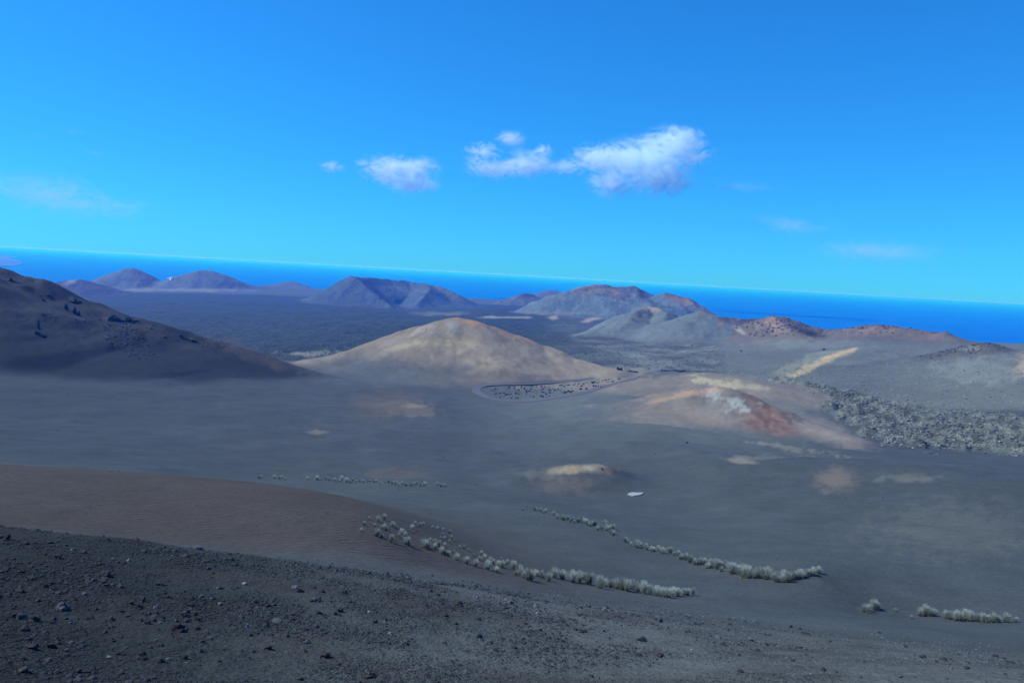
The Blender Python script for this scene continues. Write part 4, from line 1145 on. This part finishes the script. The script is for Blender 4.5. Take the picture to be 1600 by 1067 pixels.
# ------------------------------------------------------------------ clouds (real volumes, well above the haze)
def cloud_mat(name, dens, soft_edge, nscale, thresh):
    m = bpy.data.materials.new(name); m.use_nodes = True
    nt = m.node_tree; nt.nodes.remove(nt.nodes['Principled BSDF'])
    tc = nd(nt, 'ShaderNodeTexCoord'); geo = nd(nt, 'ShaderNodeNewGeometry')
    ln = nd(nt, 'ShaderNodeVectorMath', operation='LENGTH'); lk(nt, tc.outputs['Object'], ln.inputs[0])
    fall = nd(nt, 'ShaderNodeMapRange'); fall.inputs['From Min'].default_value = 1.0; fall.inputs['From Max'].default_value = soft_edge
    lk(nt, ln.outputs['Value'], fall.inputs['Value'])
    no = nd(nt, 'ShaderNodeTexNoise', Scale=nscale, Detail=7.0, Roughness=0.62); no.inputs['Distortion'].default_value = 2.2
    mp = nd(nt, 'ShaderNodeMapping'); mp.inputs['Scale'].default_value = (1.0, 1.0, 1.5)
    lk(nt, geo.outputs['Position'], mp.inputs['Vector']); lk(nt, mp.outputs[0], no.inputs['Vector'])
    s1 = nd(nt, 'ShaderNodeMath', operation='SUBTRACT'); lk(nt, no.outputs[0], s1.inputs[0]); s1.inputs[1].default_value = thresh
    ad = nd(nt, 'ShaderNodeMath', operation='MULTIPLY_ADD'); lk(nt, s1.outputs[0], ad.inputs[0]); ad.inputs[1].default_value = 4.2; lk(nt, fall.outputs[0], ad.inputs[2])
    s2 = nd(nt, 'ShaderNodeMath', operation='SUBTRACT', use_clamp=True); lk(nt, ad.outputs[0], s2.inputs[0]); s2.inputs[1].default_value = 0.30
    m2 = nd(nt, 'ShaderNodeMath', operation='MULTIPLY'); lk(nt, s2.outputs[0], m2.inputs[0]); lk(nt, fall.outputs[0], m2.inputs[1])
    m3 = nd(nt, 'ShaderNodeMath', operation='MULTIPLY'); lk(nt, m2.outputs[0], m3.inputs[0]); m3.inputs[1].default_value = dens
    vol = nd(nt, 'ShaderNodeVolumePrincipled'); vol.inputs['Color'].default_value = (0.88, 1.0, 0.99, 1); vol.inputs['Anisotropy'].default_value = 0.0
    lk(nt, m3.outputs[0], vol.inputs['Density'])
    lk(nt, vol.outputs[0], nt.nodes['Material Output'].inputs['Volume'])
    return m
MC = cloud_mat('cloud_vapour', 0.0125, 0.0, 0.0032, 0.48)
MW = cloud_mat('thin_cloud_vapour', 0.0010, 0.1, 0.0022, 0.50)
PUFF = {}
def puff_mesh(mat):
    if mat.name not in PUFF:
        PUFF[mat.name] = mesh_np('puff', I2[0], I2[1], mat)
    return PUFF[mat.name]
def cloud(label, lobes, mat=MC, dist=12000.0, depth=1.0):
    cx_, cy2 = lobes[0][:2]
    root = bpy.data.objects.new('cloud', None); COL.objects.link(root)
    rp = P3(cx_, cy2, dist); root.location = rp
    tag(root, label, 'cloud')
    a, _ = az_tan(cx_, cy2)
    for k, (px, py, rx, ry) in enumerate(lobes):
        o = link('puff', puff_mesh(mat), root)
        q = P3(px, py, dist + (k % 3 - 1) * 120)
        o.location = q - rp
        sc_ = dist / F
        o.scale = (rx * sc_, max(ry * 1.4, rx * 0.55) * sc_ * depth, ry * sc_)
        o.rotation_euler = (0, T * 0.0, -float(a))
cloud('largest white cloud with a rounded crown and trailing wisps', [(1052, 232, 66, 40), (995, 252, 78, 44), (935, 250, 60, 30), (1035, 275, 62, 42), (955, 288, 52, 28), (1088, 247, 34, 16), (1065, 214, 44, 20)])
cloud('middle white cloud with a puff floating over it', [(822, 256, 58, 28), (754, 238, 38, 20), (798, 218, 30, 17), (848, 236, 22, 14), (880, 262, 42, 18), (775, 264, 64, 20)])
cloud('soft blurred cloud left of the middle cloud with fading underside', [(655, 260, 40, 20), (612, 264, 62, 28), (640, 284, 54, 28)])
cloud('smallest lone wisp of cloud beside the soft blurred cloud', [(518, 261, 26, 11)])
cloud('thin veil of cloud low over the dark hill', [(60, 292, 110, 34), (120, 318, 130, 30)], MW)
cloud('faint short streak of cloud high over the dark hill', [(62, 213, 22, 6), (148, 240, 26, 6), (110, 205, 30, 5)], MW)
cloud('long faint streak trailing from the largest cloud', [(1150, 292, 90, 9)], MW)
cloud('faint flat cloud above the sea over the crater rim', [(1225, 351, 105, 20)], MW)
cloud('faint flat cloud lowest above the sea horizon', [(1370, 392, 130, 22)], MW)
MC.cycles.volume_step_rate = 0.6 if hasattr(MC.cycles, 'volume_step_rate') else 1

# ------------------------------------------------------------------ haze
HZ = 503000.0
v = np.array([(x, y, z) for z in (-62.0, HC + 22.0) for x, y in ((-HZ, -HZ), (HZ, -HZ), (HZ, HZ), (-HZ, HZ))])
f = np.array([(0, 3, 2, 1), (4, 5, 6, 7), (0, 1, 5, 4), (1, 2, 6, 5), (2, 3, 7, 6), (3, 0, 4, 7)])
mh = bpy.data.materials.new('haze_air'); mh.use_nodes = True
nt = mh.node_tree; nt.nodes.remove(nt.nodes['Principled BSDF'])
vol = nd(nt, 'ShaderNodeVolumePrincipled'); vol.inputs['Color'].default_value = (0.005, 0.18, 1.0, 1)
vol.inputs['Absorption Color'].default_value = (1, 1, 1, 1)
vol.inputs['Density'].default_value = 0.00012
vol.inputs['Anisotropy'].default_value = 0.1
lk(nt, vol.outputs[0], nt.nodes['Material Output'].inputs['Volume'])
tag(link('haze', mesh_np('haze', v, f, mh, smooth=False)), label='thin blue haze in the air over land and sea', kind='stuff')
print('T end', round(time.time() - T0, 1))
